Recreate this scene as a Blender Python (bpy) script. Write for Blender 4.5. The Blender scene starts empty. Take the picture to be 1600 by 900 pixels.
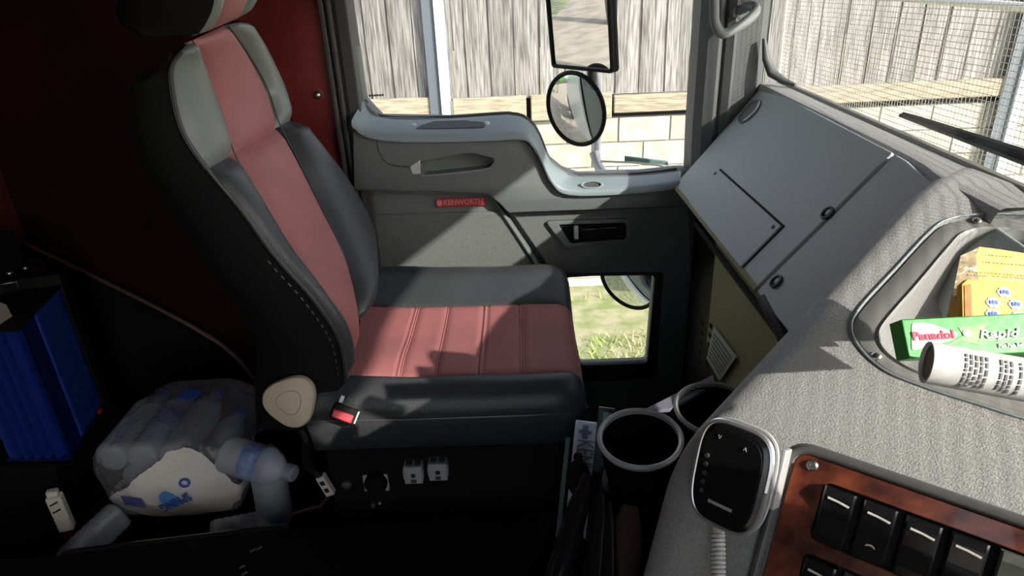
import bpy, bmesh, math, random
from mathutils import Vector, Matrix, noise
random.seed(7)
SC = bpy.context.scene
COL = SC.collection
PI = math.pi
# ------------------------------------------------------------------ camera
FPX = 1022.0                      # focal length in pixels of the 1600x900 frame
EYE = Vector((0, 0, 1.10))        # the eye above the cab floor (Z = 0)
_dn = Vector((100, 2222, 1022)).normalized()
_yy = Vector((6, -470, 1022)); _yy = (_yy - _dn * _yy.dot(_dn)).normalized()
_xx = _yy.cross(-_dn)
CR, CD, CF = (Vector((_xx[i], _yy[i], -_dn[i])) for i in range(3))   # image right, down, forward in the world
cam = bpy.data.cameras.new('camera'); camo = bpy.data.objects.new('camera', cam); COL.objects.link(camo)
camo.matrix_world = Matrix(((CR.x, -CD.x, -CF.x, EYE.x), (CR.y, -CD.y, -CF.y, EYE.y), (CR.z, -CD.z, -CF.z, EYE.z), (0, 0, 0, 1)))
cam.sensor_width = 36; cam.lens = 36 * FPX / 1600; cam.clip_start = .02; cam.clip_end = 300
SC.camera = camo
# ------------------------------------------------------------------ sky, sun, exposure
wd = bpy.data.worlds.new('world'); SC.world = wd; wd.use_nodes = True
_n = wd.node_tree.nodes; _bg = _n['Background']
_sky = _n.new('ShaderNodeTexSky'); _sky.sky_type = 'NISHITA'; _sky.sun_disc = False
_sky.sun_elevation = math.radians(32); _sky.sun_rotation = math.radians(135); _sky.dust_density = 2.5
_hs = _n.new('ShaderNodeHueSaturation'); _hs.inputs['Saturation'].default_value = .45
wd.node_tree.links.new(_sky.outputs[0], _hs.inputs['Color']); wd.node_tree.links.new(_hs.outputs[0], _bg.inputs[0]); _bg.inputs[1].default_value = .22
sun = bpy.data.lights.new('sun', 'SUN'); suno = bpy.data.objects.new('sun', sun); COL.objects.link(suno)
sun.energy = 3.9; sun.angle = math.radians(.6); sun.color = (1, .95, .85)
suno.rotation_euler = Vector((-1, 1.0, -.72)).to_track_quat('-Z', 'Y').to_euler()
SC.view_settings.view_transform = 'Standard'; SC.view_settings.look = 'None'
SC.view_settings.gamma = 1; SC.view_settings.use_curve_mapping = False
SC.view_settings.exposure = .95
# ------------------------------------------------------------------ helpers
def W(px, py, X=None, Y=None, Z=None, D=None, pl=None):
    """point of a real plane seen at a pixel of the photograph (used for measuring the cab)"""
    r = CR * ((px - 800) / FPX) + CD * ((py - 450) / FPX) + CF
    if X is not None: t = (X - EYE.x) / r.x
    elif Y is not None: t = (Y - EYE.y) / r.y
    elif Z is not None: t = (Z - EYE.z) / r.z
    elif pl is not None: t = (pl[0] - EYE).dot(pl[1]) / r.dot(pl[1])
    else: t = D
    return EYE + r * t
ROOT = {}
def put(o, parent=None):
    COL.objects.link(o)
    if parent is not None:
        o.parent = parent
        ROOT[o.name] = ROOT.get(parent.name, Vector((0, 0, 0)))
    return o
def mobj(name, verts, faces, mats, parent=None, smooth=True, angle=40, fmat=None, recalc=True):
    off = ROOT.get(parent.name, Vector((0, 0, 0))) if parent is not None else Vector((0, 0, 0))
    me = bpy.data.meshes.new(name)
    me.from_pydata([tuple(Vector(v) - off) for v in verts], [], faces)
    if not isinstance(mats, (list, tuple)): mats = [mats]
    for m in mats: me.materials.append(m)
    if fmat: me.polygons.foreach_set('material_index', fmat)
    if recalc:
        bm = bmesh.new(); bm.from_mesh(me); bmesh.ops.recalc_face_normals(bm, faces=bm.faces); bm.to_mesh(me); bm.free()
    if smooth:
        me.polygons.foreach_set('use_smooth', [True] * len(me.polygons))
        if angle: me.set_sharp_from_angle(angle=math.radians(angle))
    me.update()
    return put(bpy.data.objects.new(name, me), parent)
def tag(o, label=None, cat=None, group=None, kind=None):
    if label: o['label'] = label
    if cat: o['category'] = cat
    if group: o['group'] = group
    if kind: o['kind'] = kind
    return o
def thing(name, loc, label, cat, group=None):
    o = bpy.data.objects.new(name, None); COL.objects.link(o); o.location = loc; o.empty_display_size = .05
    ROOT[o.name] = Vector(loc); return tag(o, label, cat, group)
def struct(o): o['kind'] = 'structure'; return o
class MB:
    """collects shapes into one mesh"""
    def __init__(s): s.v = []; s.f = []; s.m = []
    def add(s, v, f, m=0):
        b = len(s.v); s.v += [Vector(x) for x in v]; s.f += [tuple(i + b for i in q) for q in f]; s.m += [m] * len(f); return s
    def box(s, c, ex, ey, ez, m=0):
        c, ex, ey, ez = map(Vector, (c, ex, ey, ez))     # half axes
        v = [c + ex * a + ey * b + ez * d for a in (-1, 1) for b in (-1, 1) for d in (-1, 1)]
        return s.add(v, [(0, 1, 3, 2), (4, 6, 7, 5), (0, 4, 5, 1), (2, 3, 7, 6), (0, 2, 6, 4), (1, 5, 7, 3)], m)
    def abox(s, x0, x1, y0, y1, z0, z1, m=0):
        return s.box(((x0 + x1) / 2, (y0 + y1) / 2, (z0 + z1) / 2), ((x1 - x0) / 2, 0, 0), (0, (y1 - y0) / 2, 0), (0, 0, (z1 - z0) / 2), m)
    def loft(s, rows, closed=False, m=0, cap=False):
        n = len(rows[0]); v = [p for r in rows for p in r]; f = []
        for i in range(len(rows) - 1):
            for j in range(n if closed else n - 1):
                k = (j + 1) % n; f.append((i * n + j, i * n + k, (i + 1) * n + k, (i + 1) * n + j))
        if cap: f += [tuple(range(n)), tuple(range((len(rows) - 1) * n, len(rows) * n))]
        return s.add(v, f, m)
    def tube(s, pts, r, n=8, m=0, cap=True, squash=None):
        pts = [Vector(p) for p in pts]; rs = r if isinstance(r, (list, tuple)) else [r] * len(pts)
        rows = []; nrm = None
        for i, p in enumerate(pts):
            t = (pts[min(i + 1, len(pts) - 1)] - pts[max(i - 1, 0)]).normalized()
            if nrm is None:
                a = Vector((0, 0, 1)) if abs(t.z) < .9 else Vector((1, 0, 0)); nrm = t.cross(a).normalized()
            nrm = (nrm - t * nrm.dot(t)).normalized(); b = t.cross(nrm)
            rows.append([p + (nrm * math.cos(2 * PI * k / n) + b * math.sin(2 * PI * k / n)) * rs[i] for k in range(n)])
        return s.loft(rows, True, m, cap)
    def lathe(s, o, ax, prof, n=24, m=0, ex=None, shape=None, cap=True):
        """prof: (radius, height) along ax; shape(angle) scales the radius"""
        o = Vector(o); ax = Vector(ax).normalized()
        if ex is None:
            a = Vector((0, 0, 1)) if abs(ax.z) < .9 else Vector((1, 0, 0)); ex = ax.cross(a).normalized()
        ex = (Vector(ex) - ax * Vector(ex).dot(ax)).normalized(); ey = ax.cross(ex)
        rows = [[o + ax * h + (ex * math.cos(2 * PI * k / n) + ey * math.sin(2 * PI * k / n)) * (r * (shape(2 * PI * k / n) if shape else 1)) for k in range(n)] for r, h in prof]
        return s.loft(rows, True, m, cap)
    def build(s, name, mats, parent=None, smooth=True, angle=40, bevel=0, seg=2):
        o = mobj(name, s.v, s.f, mats, parent, smooth, angle, s.m)
        if bevel:
            b = o.modifiers.new('bevel', 'BEVEL'); b.width = bevel; b.segments = seg; b.limit_method = 'ANGLE'; b.angle_limit = math.radians(35)
        return o
def curve_mesh(cu, mat4):
    o = bpy.data.objects.new('tmp', cu); COL.objects.link(o)
    dg = bpy.context.evaluated_depsgraph_get(); dg.update()
    me = bpy.data.meshes.new_from_object(o.evaluated_get(dg))
    bpy.data.objects.remove(o); bpy.data.curves.remove(cu)
    v = [mat4 @ x.co for x in me.vertices]; f = [tuple(p.vertices) for p in me.polygons]
    bpy.data.meshes.remove(me); return v, f
def frame(o, ex, ey, ez=None):
    ex, ey = Vector(ex).normalized(), Vector(ey).normalized(); ez = Vector(ez) if ez is not None else ex.cross(ey).normalized()
    return Matrix(((ex.x, ey.x, ez.x, o[0]), (ex.y, ey.y, ez.y, o[1]), (ex.z, ey.z, ez.z, o[2]), (0, 0, 0, 1)))
def plate_vf(outer, holes, thick, M4, bevel=0):
    cu = bpy.data.curves.new('tmp', 'CURVE'); cu.dimensions = '2D'; cu.fill_mode = 'BOTH'
    cu.extrude = max(thick / 2 - bevel, 1e-5); cu.bevel_depth = bevel; cu.bevel_resolution = 1; cu.offset = -bevel
    for pts in [outer] + list(holes):
        sp = cu.splines.new('POLY'); sp.points.add(len(pts) - 1); sp.use_cyclic_u = True
        for q, p in zip(sp.points, pts): q.co = (p[0], p[1], 0, 1)
    return curve_mesh(cu, M4)
def plate(name, outer, holes, thick, M4, mat, parent=None, bevel=.0015):
    v, f = plate_vf(outer, holes, thick, M4, bevel)
    return mobj(name, v, f, mat, parent, True, 30)
def text_vf(s, size, M4, depth=.0003, bold=0, width=None, shear=0):
    cu = bpy.data.curves.new('tmp', 'FONT'); cu.body = s; cu.size = size; cu.align_x = 'CENTER'; cu.align_y = 'CENTER'
    cu.extrude = depth; cu.offset = bold; cu.resolution_u = 2; cu.shear = shear
    v, f = curve_mesh(cu, Matrix.Identity(4))
    if width:
        xs = [p.x for p in v]; k = width / max(1e-6, max(xs) - min(xs)); c = (max(xs) + min(xs)) / 2
        for p in v: p.x = (p.x - c) * k
    return [M4 @ p for p in v], f
def text(name, s, size, M4, mat, parent=None, **k):
    v, f = text_vf(s, size, M4, **k); return mobj(name, v, f, mat, parent, False)
def fillet(pts, r, n=5):
    out = []; N = len(pts)
    for i, p in enumerate(pts):
        rr = r[i] if isinstance(r, (list, tuple)) else r
        p = Vector(p[:2]); a = Vector(pts[i - 1][:2]) - p; b = Vector(pts[(i + 1) % N][:2]) - p
        if rr <= 0: out.append(p); continue
        d = min(rr, a.length * .45, b.length * .45); p0 = p + a.normalized() * d; p1 = p + b.normalized() * d
        for k in range(n + 1):
            t = k / n; out.append(p0 * (1 - t) ** 2 + p * 2 * t * (1 - t) + p1 * t * t)
    return out
def rrect(w, h, r, n=5, c=(0, 0)):
    return fillet([(c[0] - w / 2, c[1] - h / 2), (c[0] + w / 2, c[1] - h / 2), (c[0] + w / 2, c[1] + h / 2), (c[0] - w / 2, c[1] + h / 2)], r, n)
def circ(r, n=24, c=(0, 0), ry=None): return [(c[0] + r * math.cos(2 * PI * k / n), c[1] + (ry or r) * math.sin(2 * PI * k / n)) for k in range(n)]
def catmull(pts, n=6, closed=False):
    pts = [Vector(p) for p in pts]; N = len(pts); out = []
    for i in range(N if closed else N - 1):
        g = (lambda k: pts[k % N]) if closed else (lambda k: pts[min(max(k, 0), N - 1)])
        p0, p1, p2, p3 = g(i - 1), g(i), g(i + 1), g(i + 2)
        for k in range(n):
            t = k / n
            out.append(.5 * (2 * p1 + (p2 - p0) * t + (2 * p0 - 5 * p1 + 4 * p2 - p3) * t * t + (3 * p1 - p0 - 3 * p2 + p3) * t ** 3))
    if not closed: out.append(pts[-1])
    return out
def boolean(o, v, f):
    """cut a solid out of a mesh"""
    c = mobj('tmp_cut', v, f, [], None, False)
    m = o.modifiers.new('b', 'BOOLEAN'); m.operation = 'DIFFERENCE'; m.object = c; m.solver = 'EXACT'
    dg = bpy.context.evaluated_depsgraph_get(); dg.update()
    me = bpy.data.meshes.new_from_object(o.evaluated_get(dg)); o.modifiers.clear(); old = o.data; o.data = me
    bpy.data.objects.remove(c); me.set_sharp_from_angle(angle=math.radians(40)); return o
# ------------------------------------------------------------------ materials
MATS = {}
def mat(name, col, rough=.5, metal=0., spec=.5, bump=0., bscale=300., var=0., vscale=8., col2=None, coat=0., trans=0., alpha=1., stretch=None, rnd=0.):
    m = bpy.data.materials.new(name); m.use_nodes = True; nt = m.node_tree; N = nt.nodes; L = nt.links
    b = N['Principled BSDF']; b.inputs['Base Color'].default_value = (*col, 1); b.inputs['Roughness'].default_value = rough
    b.inputs['Metallic'].default_value = metal; b.inputs['Specular IOR Level'].default_value = spec
    b.inputs['Coat Weight'].default_value = coat; b.inputs['Transmission Weight'].default_value = trans; b.inputs['Alpha'].default_value = alpha
    tc = N.new('ShaderNodeTexCoord'); src = tc.outputs['Object']
    if stretch or rnd:
        mp = N.new('ShaderNodeMapping'); L.new(src, mp.inputs[0]); mp.inputs['Scale'].default_value = stretch or (1, 1, 1)
        if rnd:
            oi = N.new('ShaderNodeObjectInfo'); mu = N.new('ShaderNodeMath'); mu.operation = 'MULTIPLY'; mu.inputs[1].default_value = 37.
            L.new(oi.outputs['Random'], mu.inputs[0]); L.new(mu.outputs[0], mp.inputs['Location'])
        src = mp.outputs[0]
    if var or col2:
        nz = N.new('ShaderNodeTexNoise'); nz.inputs['Scale'].default_value = vscale; nz.inputs['Detail'].default_value = 6; L.new(src, nz.inputs['Vector'])
        cr = N.new('ShaderNodeValToRGB'); c2 = col2 or tuple(max(0, c * (1 - var)) for c in col)
        cr.color_ramp.elements[0].position = .35; cr.color_ramp.elements[1].position = .65
        cr.color_ramp.elements[0].color = (*c2, 1); cr.color_ramp.elements[1].color = (*col, 1)
        L.new(nz.outputs[0], cr.inputs[0]); out = cr.outputs[0]
        if rnd:
            hv = N.new('ShaderNodeHueSaturation'); mr = N.new('ShaderNodeMapRange'); mr.inputs[3].default_value = 1 - rnd; mr.inputs[4].default_value = 1 + rnd
            L.new(oi.outputs['Random'], mr.inputs[0]); L.new(mr.outputs[0], hv.inputs['Value']); L.new(out, hv.inputs['Color']); out = hv.outputs[0]
        L.new(out, b.inputs['Base Color'])
    if bump:
        nb = N.new('ShaderNodeTexNoise'); nb.inputs['Scale'].default_value = bscale; nb.inputs['Detail'].default_value = 3; L.new(src, nb.inputs['Vector'])
        bp = N.new('ShaderNodeBump'); bp.inputs['Strength'].default_value = bump; bp.inputs['Distance'].default_value = .002
        L.new(nb.outputs[0], bp.inputs['Height']); L.new(bp.outputs[0], b.inputs['Normal'])
    MATS[name] = m; return m
def glassmat(name, tint=(1, 1, 1), gloss=1.0, rough=0.0, veil=0.0, veilcol=(.8, .8, .85), bump=0., bscale=40):
    m = bpy.data.materials.new(name); m.use_nodes = True; nt = m.node_tree; N = nt.nodes; L = nt.links
    N.remove(N['Principled BSDF']); out = N['Material Output']
    t = N.new('ShaderNodeBsdfTransparent'); t.inputs[0].default_value = (*tint, 1)
    g = N.new('ShaderNodeBsdfGlossy'); g.inputs['Roughness'].default_value = rough
    fr = N.new('ShaderNodeFresnel'); ge = N.new('ShaderNodeNewGeometry'); mr = N.new('ShaderNodeMapRange')
    mr.inputs[3].default_value = 1.35; mr.inputs[4].default_value = 1 / 1.35; L.new(ge.outputs['Backfacing'], mr.inputs[0]); L.new(mr.outputs[0], fr.inputs[0])
    if bump:
        nb = N.new('ShaderNodeTexNoise'); nb.inputs['Scale'].default_value = bscale; nb.inputs['Detail'].default_value = 4
        tc = N.new('ShaderNodeTexCoord'); L.new(tc.outputs['Object'], nb.inputs['Vector']); bp = N.new('ShaderNodeBump'); bp.inputs['Strength'].default_value = bump; bp.inputs['Distance'].default_value = .01
        L.new(nb.outputs[0], bp.inputs['Height']); L.new(bp.outputs[0], g.inputs['Normal']); L.new(bp.outputs[0], fr.inputs['Normal'])
    mu = N.new('ShaderNodeMath'); mu.operation = 'MULTIPLY'; mu.inputs[1].default_value = gloss; L.new(fr.outputs[0], mu.inputs[0])
    mx = N.new('ShaderNodeMixShader'); L.new(mu.outputs[0], mx.inputs[0]); L.new(t.outputs[0], mx.inputs[1]); L.new(g.outputs[0], mx.inputs[2])
    last = mx
    if veil:
        d = N.new('ShaderNodeBsdfDiffuse'); d.inputs[0].default_value = (*veilcol, 1)
        m2 = N.new('ShaderNodeMixShader'); m2.inputs[0].default_value = veil; L.new(mx.outputs[0], m2.inputs[1]); L.new(d.outputs[0], m2.inputs[2]); last = m2
    L.new(last.outputs[0], out.inputs[0]); return m
plastic = mat('grey_plastic', (.19, .205, .205), .55, bump=.25, bscale=900)
plastic_door = mat('door_plastic', (.135, .15, .15), .6, bump=.2, bscale=700)
fabric_door = mat('door_fabric', (.16, .172, .168), .9, bump=.5, bscale=1200, var=.2, vscale=300)
sill_grey = mat('sill_grey', (.24, .29, .31), .4, bump=.1, bscale=600)
dash_grain = mat('grained_dash_vinyl', (.38, .38, .37), .5, bump=.45, bscale=700, var=.25, vscale=500)
dash_smooth = mat('dash_panel_plastic', (.47, .52, .515), .5, bump=.15, bscale=900)
black = mat('black_plastic', (.006, .006, .0065), .6, spec=.2, bump=.1, bscale=500)
black_gloss = mat('black_gloss', (.012, .012, .014), .18)
black_fabric = mat('black_fabric', (.007, .007, .0075), .95, spec=.2, bump=.3, bscale=900)
rubber = mat('rubber', (.03, .032, .034), .6)
pillar_pl = mat('pillar_plastic', (.095, .103, .105), .55, bump=.15, bscale=700)
seal = mat('pillar_seal', (.055, .058, .06), .55, bump=.2, bscale=300)
dark_gap = mat('dark_gap', (.01, .01, .01), .9)
leather_black = mat('black_leather', (.046, .049, .053), .38, bump=.35, bscale=350)
leather_pale = mat('pale_leather', (.21, .235, .225), .38, bump=.2, bscale=350)  # paler leather tone for shoulder panels and headrest sides
leather_red = mat('red_leather', (.42, .155, .152), .55, bump=.45, bscale=700, var=.12, vscale=12)
piping_m = mat('piping', (.06, .06, .06), .35)
thread = mat('stitch_thread', (.13, .05, .05), .7)
vinyl_lit = mat('lit_red_vinyl', (.24, .034, .03), .45, bump=.4, bscale=30, col2=(.13, .014, .013), vscale=6)  # brighter copy of the wall vinyl, window light put into the colour
vinyl_shaded = mat('shaded_red_vinyl', (.024, .004, .004), .6, spec=.2, bump=.4, bscale=30, col2=(.014, .0025, .0025), vscale=6)  # darker copy of the same vinyl, shade put into the colour
beige = mat('beige_plastic', (.56, .48, .36), .45)
chrome = mat('chrome', (.7, .72, .75), .15, 1)
steel = mat('dull_steel', (.45, .46, .47), .4, 1)
screw_m = mat('screw_steel', (.6, .58, .52), .3, 1)
grey_conn = mat('grey_connector', (.42, .42, .44), .5)
white_conn = mat('white_connector', (.62, .6, .54), .5)
red_plastic = mat('red_plastic', (.75, .06, .08), .35)
badge_red = mat('badge_red', (.42, .03, .04), .35)
badge_letter = mat('badge_letter', (.62, .25, .25), .35)
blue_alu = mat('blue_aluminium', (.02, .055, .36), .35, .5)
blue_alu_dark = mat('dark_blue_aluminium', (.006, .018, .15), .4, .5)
silver_rim = mat('silver_rim', (.60, .60, .60), .4, .3)
cup_black = mat('cup_liner', (.008, .008, .008), .95, spec=.1)
white_pap = mat('white_paper', (.78, .78, .76), .55)
black_ink = mat('black_ink', (.03, .03, .035), .7)
grey_ink = mat('grey_ink', (.25, .25, .27), .7)
red_ink = mat('red_ink', (.75, .05, .12), .6)
green_pap = mat('green_card', (.03, .33, .05), .4)
green_pale = mat('light_green_card', (.16, .55, .08), .4)
orange_pap = mat('orange_card', (.93, .42, .02), .45)
yellow_pap = mat('yellow_film', (.93, .62, .10), .35, bump=.3, bscale=60)
blue_ink = mat('blue_ink', (.05, .10, .42), .5)
lt_blue = mat('pale_blue_print', (.42, .55, .78), .5)
book_cover = mat('book_cover', (.78, .86, .95), .5, col2=(.62, .64, .85), vscale=18)
book_text = mat('book_lettering', (.20, .26, .36), .5)
sheet_grey = mat('label_sheet', (.42, .50, .48), .5)
olive = mat('yellow_lit_panel', (.36, .36, .20), .7, bump=.3, bscale=500)  # grey plastic with the yellowish light on it put into the colour
wood_gloss = mat('walnut_veneer', (.25, .062, .028), .25, col2=(.06, .017, .012), vscale=30, stretch=(1, 2.2, 1.4), coat=.4)
blank_grey = mat('blank_grey', (.10, .105, .10), .5)
mirror_m = mat('mirror_glass', (.86, .9, .9), .01, 1)
white_paint = mat('white_paint', (.62, .65, .68), .3, coat=.3)
pale_green = mat('pale_green_plate', (.16, .26, .25), .5)
glass_m = glassmat('window_glass', gloss=.35)
bottle_m = glassmat('bottle_plastic', (.90, .93, .97), 2.6, .08, .30, (.75, .80, .88), bump=.4, bscale=50)
wrap_m = glassmat('clear_film', (.93, .94, .97), 3.0, .10, .09, (.85, .87, .92), bump=1.0, bscale=38)
cap_blue = mat('blue_cap', (.03, .09, .5), .4)
label_blue = mat('bottle_label', (.30, .40, .62), .4, col2=(.05, .10, .35), vscale=45)
pack_white = mat('white_print_film', (.86, .85, .80), .32, bump=.9, bscale=13)
paling_m = mat('weathered_paling', (.29, .283, .268), .85, bump=.8, bscale=60, col2=(.105, .10, .097), vscale=16, stretch=(5, 1, .30), rnd=.25)
sleeper_m = mat('weathered_sleeper', (.37, .33, .25), .85, bump=.5, bscale=50, col2=(.21, .18, .13), vscale=20, stretch=(.4, 1, 4), rnd=.12)
block_m = mat('concrete_block', (.44, .43, .37), .9, bump=.5, bscale=120, col2=(.30, .29, .24), vscale=7, rnd=.08)
mortar_m = mat('mortar', (.40, .39, .35), .95)
galv = mat('galvanised_post', (.62, .70, .76), .4, .2)
galv_shade = mat('galvanised_shaded_web', (.11, .13, .155), .5, .2)  # post web with its shade put into a darker colour
ground_m = mat('dry_grass_ground', (.32, .30, .20), .95, bump=.8, bscale=25, col2=(.16, .20, .07), vscale=7)
drive_m = mat('gravel_yard', (.36, .31, .25), .95, bump=.8, bscale=30, col2=(.24, .20, .16), vscale=3)
grass_m = mat('grass_blades', (.25, .36, .08), .8, col2=(.42, .40, .20), vscale=1.5)
leaf_m = mat('tree_leaves', (.10, .26, .05), .7, col2=(.20, .38, .08), vscale=3)
bark_m = mat('bark', (.16, .12, .08), .9)
wire_m = mat('mesh_wire', (.80, .78, .70), .5, .3)
headliner = mat('headliner', (.06, .055, .055), .9)
mat_floor = mat('floor_mat', (.006, .006, .006), .8, spec=.15, bump=.3, bscale=200)
brown_boot = mat('brown_boot', (.07, .038, .022), .8)
lav_grey = mat('lavender_plastic', (.20, .20, .25), .5)
dk_green = mat('dark_green_card', (.04, .11, .09), .5)
# ------------------------------------------------------------------ the cab shell
YD = 1.50                                   # inner face of the passenger door
XR, YN = -1.22, -.62                        # rear wall, driver's side wall
ZR = 1.62
# rear wall and far side wall (red vinyl in lit and shaded copies above a black lower panel)
struct(MB().abox(XR - .05, XR, YN, YD + .06, 0, ZR).build('wall_rear', mat('dimmed_red_vinyl', (.11, .016, .013), .5, bump=.4, bscale=30, col2=(.06, .008, .007), vscale=6), smooth=False))  # red vinyl dimmed in its colour for the dark rear
wl = struct(MB().abox(XR, -.41, YD, YD + .06, 0, ZR).build('wall_left', vinyl_shaded, smooth=False))
def dz(px, py, Y=YD): p = W(px, py, Y=Y); return (p.x, p.z)
FD = frame((0, YD, 0), (1, 0, 0), (0, 0, 1))
def FDy(y): return frame((0, y, 0), (1, 0, 0), (0, 0, 1))
_a, _b, _c = dz(50, 375), dz(350, 530), dz(430, 640)
plate('lower_panel', [_a, _b, _c, (-.43, .02), (XR + .002, .02), (XR + .002, _a[1])], [], .02, FDy(YD - .011), black_fabric, wl, .003)
MB().tube([(x, YD - .024, z) for x, z in catmull([_a, _b, _c], 5)], .006, 8).build('trim_bead', mat('bead', (.09, .035, .03), .4), wl)
wr = bpy.data.objects['wall_rear']
MB().abox(XR, XR + .02, YN, YD - .02, .02, W(2, 395, X=XR).z).build('lower_panel', black_fabric, wr, bevel=.004)
plate('lit_pillar_panel', [(-.66, .66), (-.405, .52), (-.405, ZR), (-.66, ZR)], [], .024, FDy(YD - .001), vinyl_lit, wl, .008)  # split off to hold the brighter red for window light
_p = W(497, 148, Y=YD - .012)
MB().lathe(_p + Vector((0, .004, 0)), (0, -1, 0), [(.0, 0), (.030, .0), (.020, .003), (.010, .006)], 20).build('tuft', vinyl_lit, wl)
MB().lathe(_p, (0, -1, 0), [(.0085, 0), (.0085, .006), (.006, .0095), (.002, .011)], 16).build('button', screw_m, wl)
struct(MB().abox(XR, .62, YN, YD + .06, -.06, 0).build('floor', mat_floor, smooth=False))
struct(MB().abox(XR - .05, .62, YN, YD + .06, ZR, ZR + .05).build('ceiling', headliner, smooth=False))
# driver's side: wall behind the open doorway
struct(MB().abox(XR, -.40, YN - .05, YN, 0, ZR).abox(-.40, .62, YN - .05, YN, 1.52, ZR).abox(.04, .62, YN - .05, YN, 0, 1.52).build('wall_right', headliner, smooth=False))
struct(MB().abox(.575, .62, YN, YD + .06, 1.50, ZR).abox(.575, .62, YN, YD + .06, 0, .79).build('wall_front', headliner, smooth=False))
# rear door pillar: vertical rubber ribs
pl = MB()
for x0, x1, dy, m in [(-.412, -.400, .030, 0), (-.401, -.394, .022, 1), (-.395, -.384, .032, 0), (-.385, -.378, .022, 1), (-.379, -.352, .026, 0)]:
    pl.abox(x0, x1, YD - dy, YD + .05, .1, ZR, m)
struct(pl.build('trim_1', [seal, rubber], bevel=.005, seg=3))
# ------------------------------------------------------------------ passenger door
door = struct(bpy.data.objects.new('door_1', None)); COL.objects.link(door); door.location = (0, YD, 0); ROOT['door_1'] = Vector((0, YD, 0))
win = [dz(*p) for p in [(568, 165), (592, 184), (700, 186), (795, 180), (826, 190), (842, 212), (858, 250), (880, 268), (905, 277), (1000, 275), (1060, 268)]]
win = [(win[0][0] - .010, 1.5)] + win + [(.42, .69), (.42, 1.5)]
win[1] = (win[1][0], win[1][1] + .01)
lw = fillet([dz(*p) for p in [(876, 430), (1026, 428), (1013, 574), (908, 578)]], .012)
plate('door_shell', [(-.385, .0), (.50, .0), (.50, ZR), (-.385, ZR)], [win, lw], .05, FDy(YD + .03), plastic_door, door, .001)
# window cap: ledge that follows the lower window edge
edge = [Vector((x, 0, z)) for x, z in catmull([(p[0], p[1]) if len(p) == 2 else p for p in [Vector((*q, 0))[:2] for q in win[1:12]]], 4)] if False else [Vector((p.x, 0, p.y)) for p in catmull([Vector((q[0], q[1])) for q in win[1:12]], 4)]
lip_px = [(549, 190), (575, 207), (640, 214), (760, 212), (815, 210), (832, 222), (848, 250), (862, 278), (890, 297), (985, 295), (1066, 286)]
YL = 1.437
lip = [Vector((q[0], 0, q[1])) for q in [dz(px, py, YL) for px, py in lip_px]]
lip = catmull(lip, 4)
rows = []
for e, l in zip(edge, lip):
    a = Vector((e.x, YD + .004, e.z)); b = Vector((l.x, YL, l.z)); up = Vector((0, 0, 1))
    rows.append([a - up * .03, a, a.lerp(b, .15) + up * .002, a.lerp(b, .8) + up * .002, b + Vector((0, .002, .001)), b - Vector((0, .001, .004)), b + Vector((0, .0, -.012)), b + Vector((0, .012, -.016)), b + Vector((0, .04, -.016))])
cap = MB().loft(rows).build('window_ledge', sill_grey, door, angle=60)
# long recess in the ledge and its bright ends
p0, p1, p2, p3 = (W(*q, Y=1.465) for q in [(655, 196), (758, 193), (760, 204), (652, 207)])
def ledge_pt(px, py): return W(px, py, pl=(Vector((0, YL, lip[12].z)), Vector((0, -.32, .95)).normalized()))
c = [ledge_pt(*q) for q in [(650, 194), (757, 191), (760, 203), (650, 206)]]
ctr = sum(c, Vector()) / 4; exl = (c[1] - c[0]).normalized(); nl = exl.cross(c[0] - c[3]).normalized(); nl = nl if nl.z > 0 else -nl; eyl = nl.cross(exl); ctr = ctr + nl * .0035
w_, h_ = (c[1] - c[0]).length, (c[0] - c[3]).length
plate('ledge_slot', rrect(w_, h_, .006), [], .004, frame(ctr + nl * .0016, exl, eyl), seal, door, .001)
for sx in (-1, 1): MB().lathe(ctr + exl * sx * (w_ / 2 + .004) + nl * .001, nl, [(.0075, 0), (.006, .004), (.002, .006)], 12).build('slot_end', silver_rim, door)
c = W(925, 289, Y=1.45)
plate('lock_bezel', circ(.026, 24, ry=.010), [circ(.020, 24, ry=.007)], .006, frame(c, (1, 0, -.02), (0, .6, .8)), sill_grey, door, .001)
plate('lock_well', circ(.021, 24, ry=.0075), [], .003, frame(c + Vector((0, .003, -.003)), (1, 0, -.02), (0, .6, .8)), seal, door, 0)
# padded upper panel
YU = 1.452
up_poly = [dz(*p, YU) for p in [(551, 205), (640, 219), (760, 217), (815, 216), (833, 232), (850, 262), (868, 287), (895, 303), (985, 301), (1080, 292), (1085, 322), (795, 333), (780, 318), (762, 303), (553, 296)]]
up = plate('upper_pad', up_poly, [], .05, FDy(YU + .025), plastic_door, door, .004)
# pull recess in the upper pad
rc = fillet([dz(*p, YU) for p in [(655, 252), (735, 238), (775, 248), (765, 263), (662, 274)]], .012)
v, f = plate_vf(rc, [], .05, FDy(YU + .008), 0); boolean(up, v, f)
a, b, c2, d = (W(*q, Y=YU - .003) for q in [(640, 261), (656, 250), (657, 272), (644, 273)])
MB().add([a, b, c2, d, a + Vector((0, .012, 0)), b + Vector((0, .03, 0)), c2 + Vector((0, .03, 0)), d + Vector((0, .012, 0))], [(0, 1, 2, 3), (4, 5, 6, 7), (0, 1, 5, 4), (1, 2, 6, 5), (2, 3, 7, 6), (3, 0, 4, 7)]).build('pull_glint', silver_rim, door, bevel=.002)  # bright wedge drawn for the highlight at the recess end
MB().tube([W(*q, Y=YU - .001) for q in catmull([Vector((*q, 0)) for q in [(660, 274), (700, 272), (745, 266), (768, 262)]], 3)] if False else [W(q.x, q.y, Y=YU - .001) for q in catmull([Vector(q) for q in [(660, 275), (700, 272), (745, 267), (768, 262)]], 3)], .0022, 6).build('pull_lip', sill_grey, door)
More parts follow.
